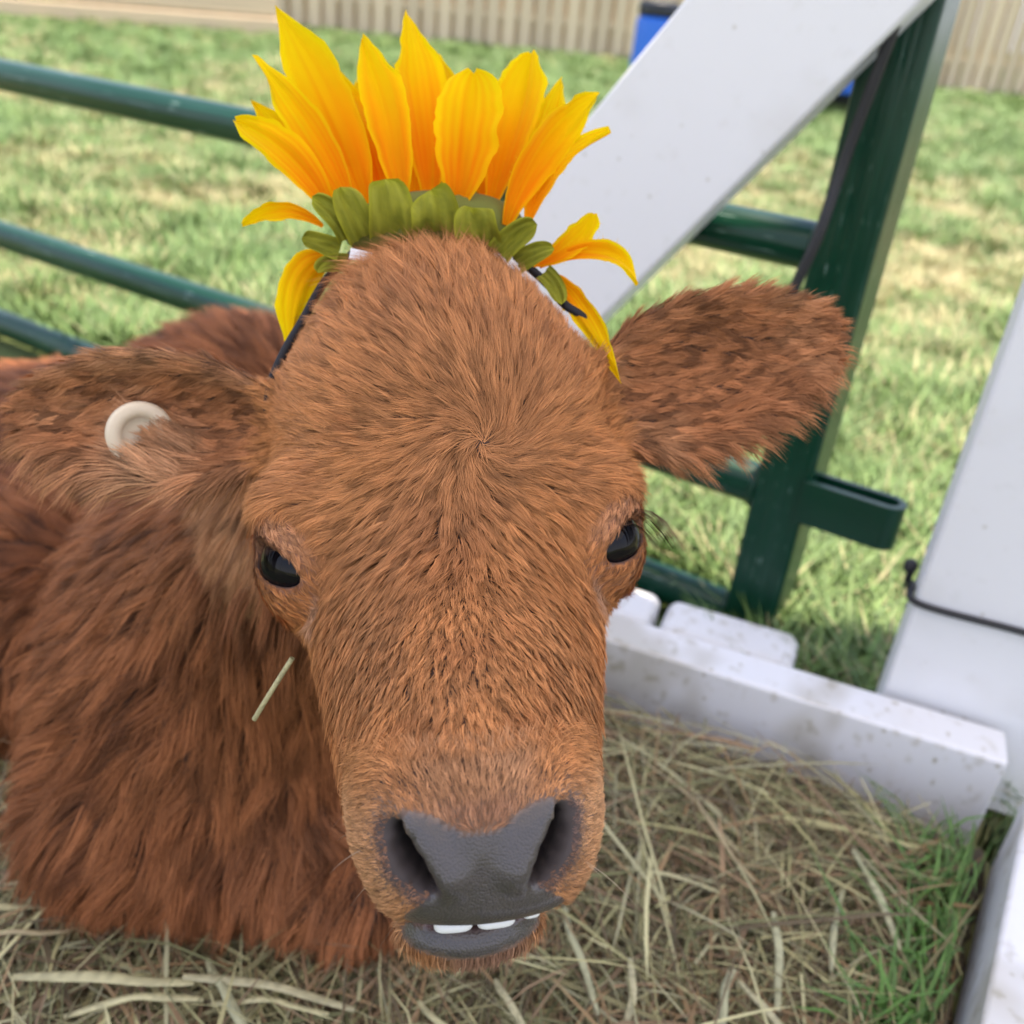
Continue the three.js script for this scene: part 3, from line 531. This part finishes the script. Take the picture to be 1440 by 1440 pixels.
function clump(x, y, z, c) {
  const X = Math.floor(x / c), Y = Math.floor(y / c), Z = Math.floor(z / c); let best = 1e9;
  for (let i = -1; i < 2; i++) for (let j = -1; j < 2; j++) for (let k = -1; k < 2; k++) {
    const a = X + i, b = Y + j, d = Z + k, h1 = hash(a, b, d), h2 = hash(a + 91, b, d), h3 = hash(a, b + 57, d), dx = (a + h1) * c - x, dy = (b + h2) * c - y, dz = (d + h3) * c - z, q = dx * dx + dy * dy + dz * dz;
    if (q < best) { best = q; CL[0] = dx; CL[1] = dy; CL[2] = dz; CL[3] = hash(a + 13, b + 5, d); CL[4] = hash(a, b + 29, d + 17); CL[5] = hash(a + 7, b, d + 43); }
  }
}
/* grow one hair: root p, normal n, flow f (unit, tangent), clump size, length, lift at root and tip, half width, colours, wave */
const PT = new Array(21);
function grow(B, toWorld, x, y, z, nx, ny, nz, fx, fy, fz, o) {
  let d = fx * nx + fy * ny + fz * nz; fx -= nx * d; fy -= ny * d; fz -= nz * d; let l = Math.hypot(fx, fy, fz) || 1; fx /= l; fy /= l; fz /= l;
  clump(x, y, z, o.cl); let ox = CL[0], oy = CL[1], oz = CL[2]; const dn = ox * nx + oy * ny + oz * nz; ox -= nx * dn; oy -= ny * dn; oz -= nz * dn;
  const c1 = CL[3], c2 = CL[4], c3 = CL[5];
  const ang = (c1 - 0.5) * o.spread + gauss() * o.frizz, ca = Math.cos(ang), sa = Math.sin(ang), bx = ny * fz - nz * fy, by = nz * fx - nx * fz, bz = nx * fy - ny * fx;
  fx = fx * ca + bx * sa; fy = fy * ca + by * sa; fz = fz * ca + bz * sa;
  const gx = ny * fz - nz * fy, gy = nz * fx - nx * fz, gz = nx * fy - ny * fx; // across
  const L = o.len * rr(0.7, 1.15) * (0.8 + 0.4 * c2), e0 = o.e0 * (0.75 + 0.5 * c3) + gauss() * 0.06, e1 = o.e1 * (0.6 + 0.8 * c3), m = o.seg + 1, st = L / o.seg, ph = c1 * 6.28, wv = o.wave ?? 0;
  let px = x, py = y, pz = z;
  for (let j = 0; j < m; j++) {
    const t = j / o.seg, k = o.pull * Math.pow(t, 1.2), w = wv * Math.sin(ph + t * 5) * t;
    PT[j * 3] = px + ox * k + gx * w; PT[j * 3 + 1] = py + oy * k + gy * w; PT[j * 3 + 2] = pz + oz * k + gz * w;
    const e = lerp(e0, e1, Math.sqrt(t)), ce = Math.cos(e) * st, se = Math.sin(e) * st; px += fx * ce + nx * se + (o.gx ?? 0) * st * t; py += fy * ce + ny * se + (o.gy ?? 0) * st * t; pz += fz * ce + nz * se + (o.gz ?? 0) * st * t;
  }
  const tw = gauss() * 0.7, ct = Math.cos(tw), sn = Math.sin(tw); let sx = gx * ct + nx * sn, sy = gy * ct + ny * sn, sz = gz * ct + nz * sn, mx = nx * ct - gx * sn, my = ny * ct - gy * sn, mz = nz * ct - gz * sn;
  const tone = lerp(1, 0.42 + 0.95 * c2, o.tv ?? 1) * rr(0.74, 1.26);
  if (toWorld) {
    const e = toWorld.elements; for (let j = 0; j < m; j++) { const a = PT[j * 3], b = PT[j * 3 + 1], c = PT[j * 3 + 2]; PT[j * 3] = e[0] * a + e[4] * b + e[8] * c + e[12]; PT[j * 3 + 1] = e[1] * a + e[5] * b + e[9] * c + e[13]; PT[j * 3 + 2] = e[2] * a + e[6] * b + e[10] * c + e[14]; }
    const R = (a, b, c) => [e[0] * a + e[4] * b + e[8] * c, e[1] * a + e[5] * b + e[9] * c, e[2] * a + e[6] * b + e[10] * c]; [sx, sy, sz] = R(sx, sy, sz); [mx, my, mz] = R(mx, my, mz);
  }
  for (let j = 0; j < m; j++) { PT[j * 3] -= calfBase.x; PT[j * 3 + 1] -= calfBase.y; PT[j * 3 + 2] -= calfBase.z; }
  B.add(PT, m, sx, sy, sz, mx, my, mz, o.hw * rr(0.7, 1.2), o.c[0] * tone, o.c[1] * tone, o.c[2] * tone, 0.6);
}
const mix3 = (a, b, t) => [lerp(a[0], b[0], t), lerp(a[1], b[1], t), lerp(a[2], b[2], t)];
const furMat = new THREE.MeshPhysicalMaterial({ vertexColors: true, roughness: 0.6, specularIntensity: 0.35, side: THREE.DoubleSide });
const BROWN = [0.47, 0.188, 0.062], TAN = [0.56, 0.30, 0.145], PALE = [0.55, 0.38, 0.29], REDB = [0.27, 0.094, 0.034], DARKN = [0.15, 0.095, 0.078];
const WH = [0.0135, 0.041]; // the whorl on the forehead
{ // ---- head
  const S = sampler(head), B = new Blades(), q = new Array(6), total = Math.round(570000 * FUR);
  for (let it = 0; it < total; it++) {
    S.pick(q); const [x, y, z, nx, ny, nz] = q;
    if (nz < -0.3 || (z < -0.095 && nz < 0.3)) continue;
    if (leather(x, y, z) > 0.35) continue;
    const ax = Math.abs(x), E = EARS[x < 0 ? 0 : 1], [es, et, eh] = earCoord(E, x, y, z), ear = ax > 0.062 ? sst(0.10, 0.2, es) * sst(0.068, 0.078, ax) : 0;
    const er = eyeNear(x, y, z), nn = nostrilNear(x, y, z);
    if (er < 0.02 && Math.hypot(ax - EYE.x, y - EYE.y, z - EYE.z) < EYER + 0.0011) continue; // not on the rim against the ball
    if (nn < 0.0018 || (z < 0.0985 && nostril2(x, y, z) < 0.0046)) continue;
    if (z > 0.07 && Math.abs(y + 0.1165) < 0.003 && Math.abs(x) < 0.022) continue;
    let fx, fy, fz = 0, o;
    if (ear > 0.5) {
      if (rnd() > 0.95) continue;
      const inner = nx * E.n.x + ny * E.n.y + nz * E.n.z > 0.2, rim = sst(0.55, 0.95, Math.abs(et) / (E.W * Math.max(earW(es), 0.05))), low = (et * E.b.y < 0 ? 1 : 0) * rim;
      const sg = Math.sign(et) || 1, out = inner ? 0.35 : 0.2;
      fx = E.a.x + E.b.x * sg * out * rim; fy = E.a.y + E.b.y * sg * out * rim - (inner ? 0.35 : 0.15) - low * 0.5; fz = E.a.z + E.b.z * sg * out * rim;
      const n = fbm(x * 40, y * 40, z * 40);
      if (rnd() < 0.25) continue;
      o = { cl: 0.005, spread: 0.6, frizz: 0.15, len: inner ? 0.0095 + 0.002 * rim + 0.012 * low * (x < 0 ? 1 : 0.35) : 0.007 + 0.003 * rim, e0: inner ? 0.42 : 0.3, e1: 0.10, seg: 3, pull: 0.7, hw: 0.00021, wave: 0.0008,
        c: inner ? mix3([0.34, 0.135, 0.053], TAN, rim * 0.3 * (x < 0 ? 1 : 0.3) + sst(0.5, 0.75, n) * 0.3) : mix3(REDB, BROWN, 0.5) };
      if (low > 0.3) o.gy = -0.25;
      if (inner && x < 0) { const tx = x + 0.139, ty = y - 0.062; const k = sst(0.026, 0.012, Math.hypot(tx - 0.014, ty + 0.011)); if (k > 0.05) { o.len = lerp(o.len, 0.023, k); o.e0 = lerp(o.e0, 0.95, k); o.e1 = lerp(o.e1, 0.25, k); fx = lerp(fx, -0.7, k); fy = lerp(fy, 0.45, k); o.c = mix3(o.c, [0.50, 0.27, 0.14], k * 0.6); } }
    } else {
      // flow runs out from the whorl, turning near it, then down the nose
      const vx = x - WH[0], vy = y - WH[1], r = Math.hypot(vx, vy) + 1e-5, sw = 1.05 * Math.exp(-r / 0.022) + (fbm(x * 45, y * 45, z * 30) - 0.5) * 0.9 * sst(0.0, 0.02, r);
      fx = vx / r; fy = vy / r;
      const down = sst(0.02, -0.06, y); fx = lerp(fx, x * 9, down * 0.8); fy = lerp(fy, -1, down * 0.8);
      const c = Math.cos(sw), s = Math.sin(sw); [fx, fy] = [fx * c - fy * s, fx * s + fy * c];
      fz = -0.3 * sst(0.03, 0.07, ax) + 0.4 * down;
      const poll = sst(0.085, 0.125, y), muz = sst(0.045, 0.07, z) * sst(-0.052, -0.064, y), eyeK = sst(0.028, 0.019, er), cheek = sst(0.03, 0.055, ax) * sst(0.0, -0.03, y) * (1 - muz), bridge = sst(0.0, -0.02, y) * (1 - muz) * (1 - cheek);
      const chin = sst(-0.120, -0.128, y);
      const nz2 = fbm(x * 26, y * 26, z * 26);
      let len = 0.0112 + 0.014 * poll * (0.6 + 0.8 * hash(Math.floor(x * 220), Math.floor(y * 220), 3)) - 0.0045 * bridge; len = lerp(len, 0.0065, cheek * 0.4); len = lerp(len, 0.0042, muz); len = lerp(len, 0.0045, eyeK); len = lerp(len, 0.007, chin); if (nn < 0.016) len = Math.min(len, lerp(0.0012, 0.0036, sst(0.004, 0.014, nn)));
      let col = mix3(BROWN, [0.53, 0.235, 0.090], nz2); col = mix3(col, [0.36, 0.138, 0.050], sst(0.55, 0.75, fbm(x * 60, y * 60 + 5, z * 60)) * 0.6);
      col = mix3(col, [0.54, 0.20, 0.06], cheek * 0.7); // brighter ginger cheeks
      col = mix3(col, TAN, muz * sst(0.016, 0.03, ax) * sst(-0.066, -0.082, y) * 0.85); col = mix3(col, [0.47, 0.24, 0.118], muz * sst(0.024, 0.012, ax)); col = mix3(col, [0.36, 0.19, 0.12], muz * sst(0.018, 0.006, ax) * sst(-0.070, -0.078, y));
      col = mix3(col, DARKN, sst(0.0065, 0.003, nn)); col = mix3(col, PALE, sst(0.024, 0.0175, er) * 0.18 * sst(-0.004, 0.006, y));
      col = mix3(col, [0.34, 0.15, 0.062], 0.5 * sst(0.45, 0.68, fbm(x * 24 + 4, y * 24, z * 24 + 8))); col = mix3(col, [0.58, 0.42, 0.33], 0.3 * sst(1.2, 0.4, Math.hypot((ax - 0.0565) / 0.0035, (y + 0.0205) / 0.009))); // dried tear streak below the inner corner
      if (muz > 0.5) { fx = x * 40; fy = (y + 0.085) * 14; fz = -0.8; if (y > -0.080) { fx = x * 22; fy = lerp(0.9, -0.2, sst(0.02, 0.034, ax)); fz = -0.3; } }
      if (chin > 0.3) { fx = x * 10; fy = -1; fz = 0.2; }
      if (eyeK > 0.02) { const sx = Math.sign(x), kk = eyeK * 0.85; fx = lerp(fx, sx * E1.x, kk); fy = lerp(fy, E1.y, kk); fz = lerp(fz, E1.z, kk); }
      o = { cl: lerp(lerp(0.0030, 0.0022, bridge), 0.0016, muz), spread: 0.5 * (1 - 0.5 * muz) + 1.1 * poll, frizz: 0.13, len, e0: lerp(0.50, 0.42, bridge) * (1 - 0.35 * cheek) * (1 - 0.6 * eyeK) + 0.25 * poll, e1: lerp(0.14, 0.10, bridge), seg: len > 0.006 ? 3 : 2, pull: 0.84 * (1 - muz * 0.6), hw: lerp(0.000145, 0.00016, muz), wave: 0.0006, c: col, tv: 0.7 };
      
    }
    grow(B, HM, x, y, z, nx, ny, nz, fx, fy, fz, o);
  }
  // whiskers round the muzzle and chin
  for (let it = 0; it < 9000; it++) {
    S.pick(q); const [x, y, z, nx, ny, nz] = q; if (z < 0.04 || y > -0.085 || leather(x, y, z) > 0.3 || nostrilNear(x, y, z) < 0.012 || rnd() > 0.11) continue;
    grow(B, HM, x, y, z, nx, ny, nz, x * 12, -0.6, -0.3, { cl: 0.01, spread: 1, frizz: 0.5, len: rr(0.008, 0.022), e0: 0.9, e1: 0.5, seg: 4, pull: 0, hw: 0.00009, c: rnd() < 0.5 ? [0.55, 0.42, 0.3] : [0.12, 0.07, 0.05], gy: -0.25 });
  }
  const m = mesh('head_fur', B.build(), furMat, calf); m.userData.kind = 'stuff'; console.log('head fur tris', B.i.length / 3);
}
{ // ---- body
  const S = sampler(body), B = new Blades(), q = new Array(6), total = Math.round(250000 * FUR);
  const hc = V(0, 0, 0);
  for (let it = 0; it < total; it++) {
    S.pick(q); const [x, y, z, nx, ny, nz] = q;
    if (y < 0.03 || nz < -0.55 || x < -0.85) continue;
    hc.set(x, y, z).applyMatrix4(HI); if (headSDF(hc.x, hc.y, hc.z) < -0.01) continue;
    if (nx * -x + ny * (0.585 - y) + nz * -z < -0.25) continue;
    const leg = sst(0.12, 0.07, y) * sst(-0.55, -0.46, z), back = sst(-0.55, -0.75, z), n = fbm(x * 9, y * 9, z * 9), left = sst(-0.12, -0.30, x);
    let fx = -0.12 - 0.7 * left * sst(0.06, 0.16, y) + (n - 0.5) * 0.9, fy = -1 + 0.35 * back, fz = 0.12;
    if (back > 0.1) { fx = lerp(fx, -0.9, back); fy = lerp(fy, -0.5, back); fz = lerp(fz, -0.4, back); }
    const bl = sst(0.45, 0.7, fbm(x * 22 + 3, y * 22, z * 22));
    grow(B, null, x, y, z, nx, ny, nz, fx, fy, fz, { cl: 0.0125, spread: 0.75, frizz: 0.12, len: lerp(0.036, 0.016, sst(0.10, 0.055, y) * sst(-0.56, -0.48, z)), e0: 0.62, e1: 0.12, seg: 4, pull: 0.78, hw: 0.00036, wave: 0.0025, gy: -0.12, c: mix3(mix3(REDB, [0.32, 0.125, 0.048], n), [0.17, 0.057, 0.021], bl * 0.6) });
  }
  const m = mesh('body_fur', B.build(), furMat, calf); m.userData.kind = 'stuff'; console.log('body fur tris', B.i.length / 3);
}
{ // ---- eyes, lashes, teeth
  const eyeM = new THREE.MeshPhysicalMaterial({ color: lin(0.006, 0.005, 0.006), roughness: 0.04, ior: 1.36, specularIntensity: 0.7 });
  const lashM = std({ vertexColors: true, roughness: 0.6, side: THREE.DoubleSide });
  for (const s of [-1, 1]) {
    const c = V(s * EYE.x, EYE.y, EYE.z).applyMatrix4(HM).sub(calfBase), o = V(s * EO.x, EO.y, EO.z).transformDirection(HM);
    const g = new THREE.SphereGeometry(EYER, 48, 32), p = g.attributes.position; // cornea bulges a little along the gaze
    for (let i = 0; i < p.count; i++) { const d = (p.getX(i) * o.x + p.getY(i) * o.y + p.getZ(i) * o.z) / EYER, b = 1 + 0.05 * sst(0.75, 1, d); p.setXYZ(i, p.getX(i) * b, p.getY(i) * b, p.getZ(i) * b); } g.computeVertexNormals();
    const e = mesh('eye', g, eyeM, calf); e.position.copy(c);
    const B = new Blades(), loc = (oo, a, b) => V(s * (EYE.x + EO.x * oo + E1.x * a + E2.x * b), EYE.y + EO.y * oo + E1.y * a + E2.y * b, EYE.z + EO.z * oo + E1.z * a + E2.z * b);
    const upSign = E2.y > 0 ? 1 : -1; // across the slit, towards the upper lid
    for (let k = 0; k < 120; k++) {
      const up = k < 85, t = up ? rr(-0.95, 0.35) : rr(-0.7, 0.5), a = t * 0.0155, b = upSign * (up ? 1 : -1) * 0.0092 * Math.sqrt(1 - t * t), r0 = loc(0.0165, a, b);
      const L = (up ? rr(0.013, 0.022) : rr(0.006, 0.011)), dir = V(s * 0.9, up ? 0.25 : -0.5, 0.15).add(V(s * -E1.x * t * 0.0, -E1.y * t * 0.6, 0)).normalize(), pts = [];
      for (let j = 0; j < 5; j++) { const u = j / 4, w = r0.clone().addScaledVector(dir, L * u).add(V(0, (up ? -1 : 0.15) * L * 1.15 * u * u, 0)).applyMatrix4(HM).sub(calfBase); pts.push(w.x, w.y, w.z); }
      const kk = rr(0.6, 1.3); B.add(pts, 5, 0.3, 0.5, 0.8, 0, 0.5, 0.8, 0.00022, 0.26 * kk, 0.13 * kk, 0.075 * kk, 0.5);
    }
    mesh('eyelashes', B.build(), lashM, calf).userData.kind = 'stuff';
  }
  const tooth = new THREE.MeshPhysicalMaterial({ color: lin(0.80, 0.79, 0.75), roughness: 0.3, clearcoat: 0.3 });
  for (const [x0, w, h, ry] of [[-0.0102, 0.0128, 0.0066, -0.16], [0.0036, 0.0128, 0.0066, 0.16], [0.0152, 0.0062, 0.0048, 0.55]]) {
    const g = new THREE.SphereGeometry(0.5, 24, 16), p = g.attributes.position;
    for (let i = 0; i < p.count; i++) { const X = p.getX(i) * 2, Y = p.getY(i) * 2, Z = p.getZ(i) * 2, f = (v) => Math.sign(v) * Math.pow(Math.abs(v), 0.6); p.setXYZ(i, f(X) * w / 2, f(Y) * h / 2, Z * 0.0022); } g.computeVertexNormals();
    const m = mesh('tooth', g, tooth, calf); const loc = new THREE.Matrix4().makeRotationFromEuler(new THREE.Euler(-0.25, ry, 0)).setPosition(x0, -0.1165, 0.0855 - Math.abs(x0 + 0.003) * 0.22);
    loc.premultiply(HM); m.applyMatrix4(loc); m.position.sub(calfBase);
  }
}
// ---------------------------------------------------------------- ear tag
{
  const t = thing('ear_tag', V(-0.139, 0.062, -0.0585).applyMatrix4(HM), 'cream plastic ear tag in the drooping ear of the calf', 'ear tag');
  t.quaternion.setFromRotationMatrix(new THREE.Matrix4().extractRotation(HM).multiply(new THREE.Matrix4().makeRotationFromEuler(new THREE.Euler(0.30, 0.45, 0.15))));
  const m = std({ color: lin(0.66, 0.55, 0.40), roughness: 0.45 });
  mesh('disc', new THREE.LatheGeometry([[0, -0.0015], [0.0125, -0.0015], [0.0148, 0.0005], [0.0150, 0.003], [0.0136, 0.0050], [0.0104, 0.0052], [0.0082, 0.0040], [0.0070, 0.0012], [0, 0.0008]].map(([a, b]) => new THREE.Vector2(a, b)), 40).rotateX(Math.PI / 2).translate(0, 0, 0.0034), m, t);
  mesh('stud', new THREE.CylinderGeometry(0.003, 0.004, 0.012, 14).rotateX(Math.PI / 2).translate(0, 0, -0.003), m, t);
}
// ---------------------------------------------------------------- sunflower headband
{
  const base = V(0.003, 0.135, -0.05).applyMatrix4(HM);
  const t = thing('sunflower_headband', base, 'yellow fabric sunflower on a black band worn on the calf\'s head', 'headband');
  const inv = new THREE.Matrix4().makeTranslation(-base.x, -base.y, -base.z).multiply(HM);
  const T = [ // kind, base, control, tip (mm in the head frame), width mm, cup, twist
    ['p', [-28, 161, -57], [-38, 204, -48], [-64, 258, -63], 29, 0.25, 0.2], ['p', [-35, 159, -53], [-44, 187, -43], [-74, 232, -55], 20, 0.35, 0.5], ['p', [-43, 155, -52], [-55, 183, -44], [-84, 200, -49], 20, 0.3, -0.2],
    ['p', [-48, 150, -50], [-64, 165, -49], [-83, 150, -43], 9, 0.5, 0.3], ['p', [-42, 136, -54], [-64, 139, -50], [-66, 94, -43], 19, -0.4, 0.6], ['p', [-24, 164, -66], [-23, 203, -70], [-29, 228, -75], 18, 0.2, -0.3],
    ['p', [-11, 159, -49], [-12, 197, -43], [-24, 239, -54], 23, 0.25, 0.15], ['p', [2, 161, -56], [4, 206, -56], [-3, 255, -64], 26, 0.3, -0.1], ['p', [13, 154, -47], [20, 183, -36], [25, 216, -42], 34, 0.3, 0],
    ['p', [30, 158, -56], [45, 198, -57], [56, 234, -63], 27, 0.25, 0.3], ['p', [36, 146, -47], [51, 183, -41], [83, 205, -45], 22, 0.35, -0.4], ['p', [46, 146, -48], [54, 175, -48], [87, 187, -43], 15, 0.5, 0.6],
    ['p', [47, 127, -46], [66, 130, -39], [76, 147, -38], 14, 0.25, 0.1], ['p', [50, 126, -46], [84, 139, -34], [91, 111, -28], 11, 0.4, 0.2], ['p', [55, 121, -43], [67, 108, -34], [80, 67, -25], 12, 0.3, -0.5],
    ['p', [57, 121, -53], [65, 108, -53], [65, 105, -53], 9, 0.2, 0], ['p', [24, 162, -66], [36, 196, -69], [39, 220, -73], 20, 0.2, 0], ['p', [-5, 164, -71], [-1, 212, -77], [5, 231, -80], 20, 0.2, 0],
    ['p', [-18, 160, -64], [-26, 206, -66], [-40, 232, -70], 19, 0.3, -0.5], ['p', [14, 160, -66], [14, 210, -68], [12, 240, -76], 21, 0.3, 0.5], ['p', [38, 154, -62], [60, 186, -62], [70, 222, -66], 18, 0.3, -0.4], ['p', [-40, 154, -62], [-56, 190, -58], [-78, 214, -62], 16, 0.3, 0.4],
    ['s', [-41, 138, -48], [-52, 142, -45], [-57, 142, -41], 9, 0.3, 0], ['s', [-36, 143, -46], [-40, 153, -40], [-51, 161, -41], 10, 0.3, 0], ['s', [-29, 143, -45], [-33, 152, -36], [-38, 164, -39], 14, 0.3, 0],
    ['s', [-16, 143, -43], [-16, 152, -31], [-18, 166, -37], 19, 0.3, 0], ['s', [3, 142, -40], [4, 148, -28], [2, 160, -36], 20, 0.3, 0], ['s', [22, 135, -38], [20, 142, -27], [20, 150, -32], 18, 0.3, 0],
    ['s', [31, 131, -39], [39, 139, -32], [48, 140, -28], 11, 0.3, 0], ['s', [39, 126, -40], [46, 129, -32], [55, 129, -29], 9, 0.3, 0], ['s', [-38, 133, -52], [-48, 133, -45], [-51, 127, -43], 8, 0.3, 0],
    ['s', [51, 122, -42], [57, 115, -37], [57, 105, -33], 8, 0.3, 0], ['s', [13, 146, -57], [16, 158, -49], [18, 168, -57], 16, 0.3, 0]];
  const weave = dataTex(256, (u, v) => { const h = 0.5 + 0.25 * Math.sin(u * 6.2832 * 48) * Math.sin(v * 6.2832 * 48) + 0.25 * fbm(u * 30, v * 30, 1); return [h, h, h]; });
  const petalM = new THREE.MeshPhysicalMaterial({ vertexColors: true, roughness: 0.85, specularIntensity: 0.1, transmission: 0.4, thickness: 0, side: THREE.DoubleSide, bumpMap: weave, bumpScale: 0.0003 });
  const sepalM = new THREE.MeshPhysicalMaterial({ vertexColors: true, roughness: 0.6, specularIntensity: 0.4, side: THREE.DoubleSide, bumpMap: weave, bumpScale: 0.0004 });
  T.forEach(([kind, b, c, e, w, cup, tw], pi) => {
    const NU = kind === 'p' ? 26 : 14, NW = 14, cv = new THREE.QuadraticBezierCurve3(V(...b), V(...c), V(...e)), P = [], C = [], U = [], I = [];
    const blunt = [0, 0, 0.7, 0.8, 0.2, 0.3, 0.35, 0.25, 1, 0.8, 0.5, 0.6, 0.9, 0.3, 0.1, 0, 0.3, 0.3, 0.2, 0.2, 0.4, 0.2][pi] ?? 0, pw = lerp(1.15, 1.6, blunt), pe = lerp(0.72, 0.5, blunt);
    const wp = kind === 'p' ? (s) => Math.pow(Math.max(0, Math.sin(Math.PI * Math.pow(0.07 + 0.925 * s, pw))), pe) * (s > 0.7 ? lerp(1, lerp(0.5, 1, blunt), sst(0.7, 1, s)) : 1) : (s) => lerp(1.05, 0.92, s) * Math.pow(Math.max(0, 1 - Math.pow(s, 7)), 0.55);
    const view = V(0, 0, 1);
    for (let j = 0; j <= NU; j++) {
      const s = j / NU, p = cv.getPoint(s), tg = cv.getTangent(s), side = tg.clone().cross(view).normalize(), ang = tw * (0.3 + s) + 0.32 * Math.sin(s * 4.3 + pi * 2.1) * s, nn = side.clone().cross(tg).normalize();
      const sd = side.clone().multiplyScalar(Math.cos(ang)).addScaledVector(nn, Math.sin(ang)), nr = sd.clone().cross(tg).normalize(), hw = w / 2 * (kind === 's' ? 1.08 : 0.9) * Math.max(wp(s), j === NU ? 0.0 : 0.04);
      for (let i = 0; i <= NW; i++) {
        const q = i / NW * 2 - 1, jag = kind === 'p' ? 1 + (0.16 + 0.5 * s * s) * (noise(s * 9, q > 0 ? 3 : 9, pi * 7) * 0.7 + 0.3 * noise(s * 40, q > 0 ? 5 : 2, pi) - 0.5) * Math.abs(q) : 1, fold = cup * hw * (q * q) + 0.16 * hw * Math.sin(q * 5 + pi * 1.7 + s * 3) * s + (kind === 's' ? 0.09 : 0.05) * hw * Math.cos(q * 11 + pi) + (kind === 's' ? -0.10 * hw * (1 - Math.abs(q)) : -0.09 * hw * Math.exp(-q * q * 30));
        const v = p.clone().addScaledVector(sd, q * hw * jag).addScaledVector(nr, fold).addScaledVector(nr, kind === 'p' ? 1.5 * Math.sin(s * 7 + q * 2.4 + pi * 2) * s : 0).multiplyScalar(0.001).applyMatrix4(inv);
        P.push(v.x, v.y, v.z); U.push(q * hw * 0.03, s * 2);
        if (kind === 'p') { const st = noise(q * 6 + pi * 11, s * 1.5, 2), y = clamp(0.24 + 0.70 * sst(0.10, 1, s) + 0.45 * sst(0.65, 1, Math.abs(q)) - 0.4 * st * (1 - 0.5 * s) + 0.12 * Math.sin(q * 22 + pi)); C.push(lerp(0.92, 0.94, y), lerp(0.25, 0.70, y), lerp(0.0008, 0.001, y)); }
        else { const st = noise(q * 5 + pi * 3, s * 4, 5), f = fbm(q * 20, s * 20, pi); const ed = 0.10 * sst(0.8, 1, Math.abs(q)) + 0.08 * sst(0.8, 1, s); C.push(0.14 + 0.13 * st + 0.09 * f + ed, 0.15 + 0.12 * st + 0.08 * f + ed, 0.012 + 0.016 * st); }
        if (i < NW && j < NU) { const a = j * (NW + 1) + i; I.push(a, a + NW + 1, a + 1, a + 1, a + NW + 1, a + NW + 2); }
      }
    }
    const g = new THREE.BufferGeometry(); g.setAttribute('position', new THREE.Float32BufferAttribute(P, 3)); g.setAttribute('color', new THREE.Float32BufferAttribute(C, 3)); g.setAttribute('uv', new THREE.Float32BufferAttribute(U, 2)); g.setIndex(I); g.computeVertexNormals();
    if (kind === 'p') { // frayed threads along the cut edge
      const B = new Blades();
      for (let k = 0; k < 46; k++) { const j = 5 + Math.floor(rnd() * (NU - 6)), sideI = rnd() < 0.5 ? 0 : NW, o = (j * (NW + 1) + sideI) * 3, o2 = (j * (NW + 1) + (sideI ? NW - 1 : 1)) * 3, d = V(P[o] - P[o2], P[o + 1] - P[o2 + 1], P[o + 2] - P[o2 + 2]).normalize().add(V(gauss(), gauss(), gauss()).multiplyScalar(0.5)), L = rr(0.0006, 0.0022); B.add([P[o], P[o + 1], P[o + 2], P[o] + d.x * L, P[o + 1] + d.y * L, P[o + 2] + d.z * L], 2, 0.6, 0.6, 0.5, 0, 0, 1, 0.00012, 0.9, 0.5, 0.01); }
      const pm = mesh('petal', g, petalM, t), fr = mesh('frayed_threads', B.build(), std({ vertexColors: true, side: THREE.DoubleSide }), pm); fr.userData.kind = 'stuff';
    } else mesh('sepal', g, sepalM, t);
  });
  const L = (a) => a.map(([x, y, z]) => V(x / 1000, y / 1000, z / 1000).applyMatrix4(inv));
  const green = std({ color: lin(0.13, 0.14, 0.018), roughness: 0.85 });
  const dome = new THREE.SphereGeometry(1, 32, 20).scale(0.043, 0.017, 0.020).translate(0.003, 0.150, -0.060).applyMatrix4(inv); mesh('flower_base', dome, green, t);
  const blk = std({ color: lin(0.012, 0.012, 0.016), roughness: 0.8 });
  const ring = new THREE.CatmullRomCurve3(L([[-34, 140, -56], [-48, 126, -51], [-60, 104, -41], [-67, 92, -37], [-74, 78, -37], [-78, 66, -46], [-76, 40, -80]]));
  mesh('band', new THREE.TubeGeometry(ring, 60, 0.0020, 10), blk, t);
  const ring2 = new THREE.CatmullRomCurve3(L([[40, 133, -52], [53, 117, -44], [59, 106, -37], [68, 98, -35], [76, 84, -40], [80, 60, -56], [76, 40, -80]]));
  mesh('band', new THREE.TubeGeometry(ring2, 60, 0.0020, 10), blk, t);
  mesh('care_tag', new RoundedBoxGeometry(0.010, 0.005, 0.0008, 1, 0.0003).rotateZ(-0.25).translate(-0.031, 0.1325, -0.038).applyMatrix4(inv), std({ color: lin(0.8, 0.8, 0.82), roughness: 0.4 }), t);
}
renderer.render(scene, camera);
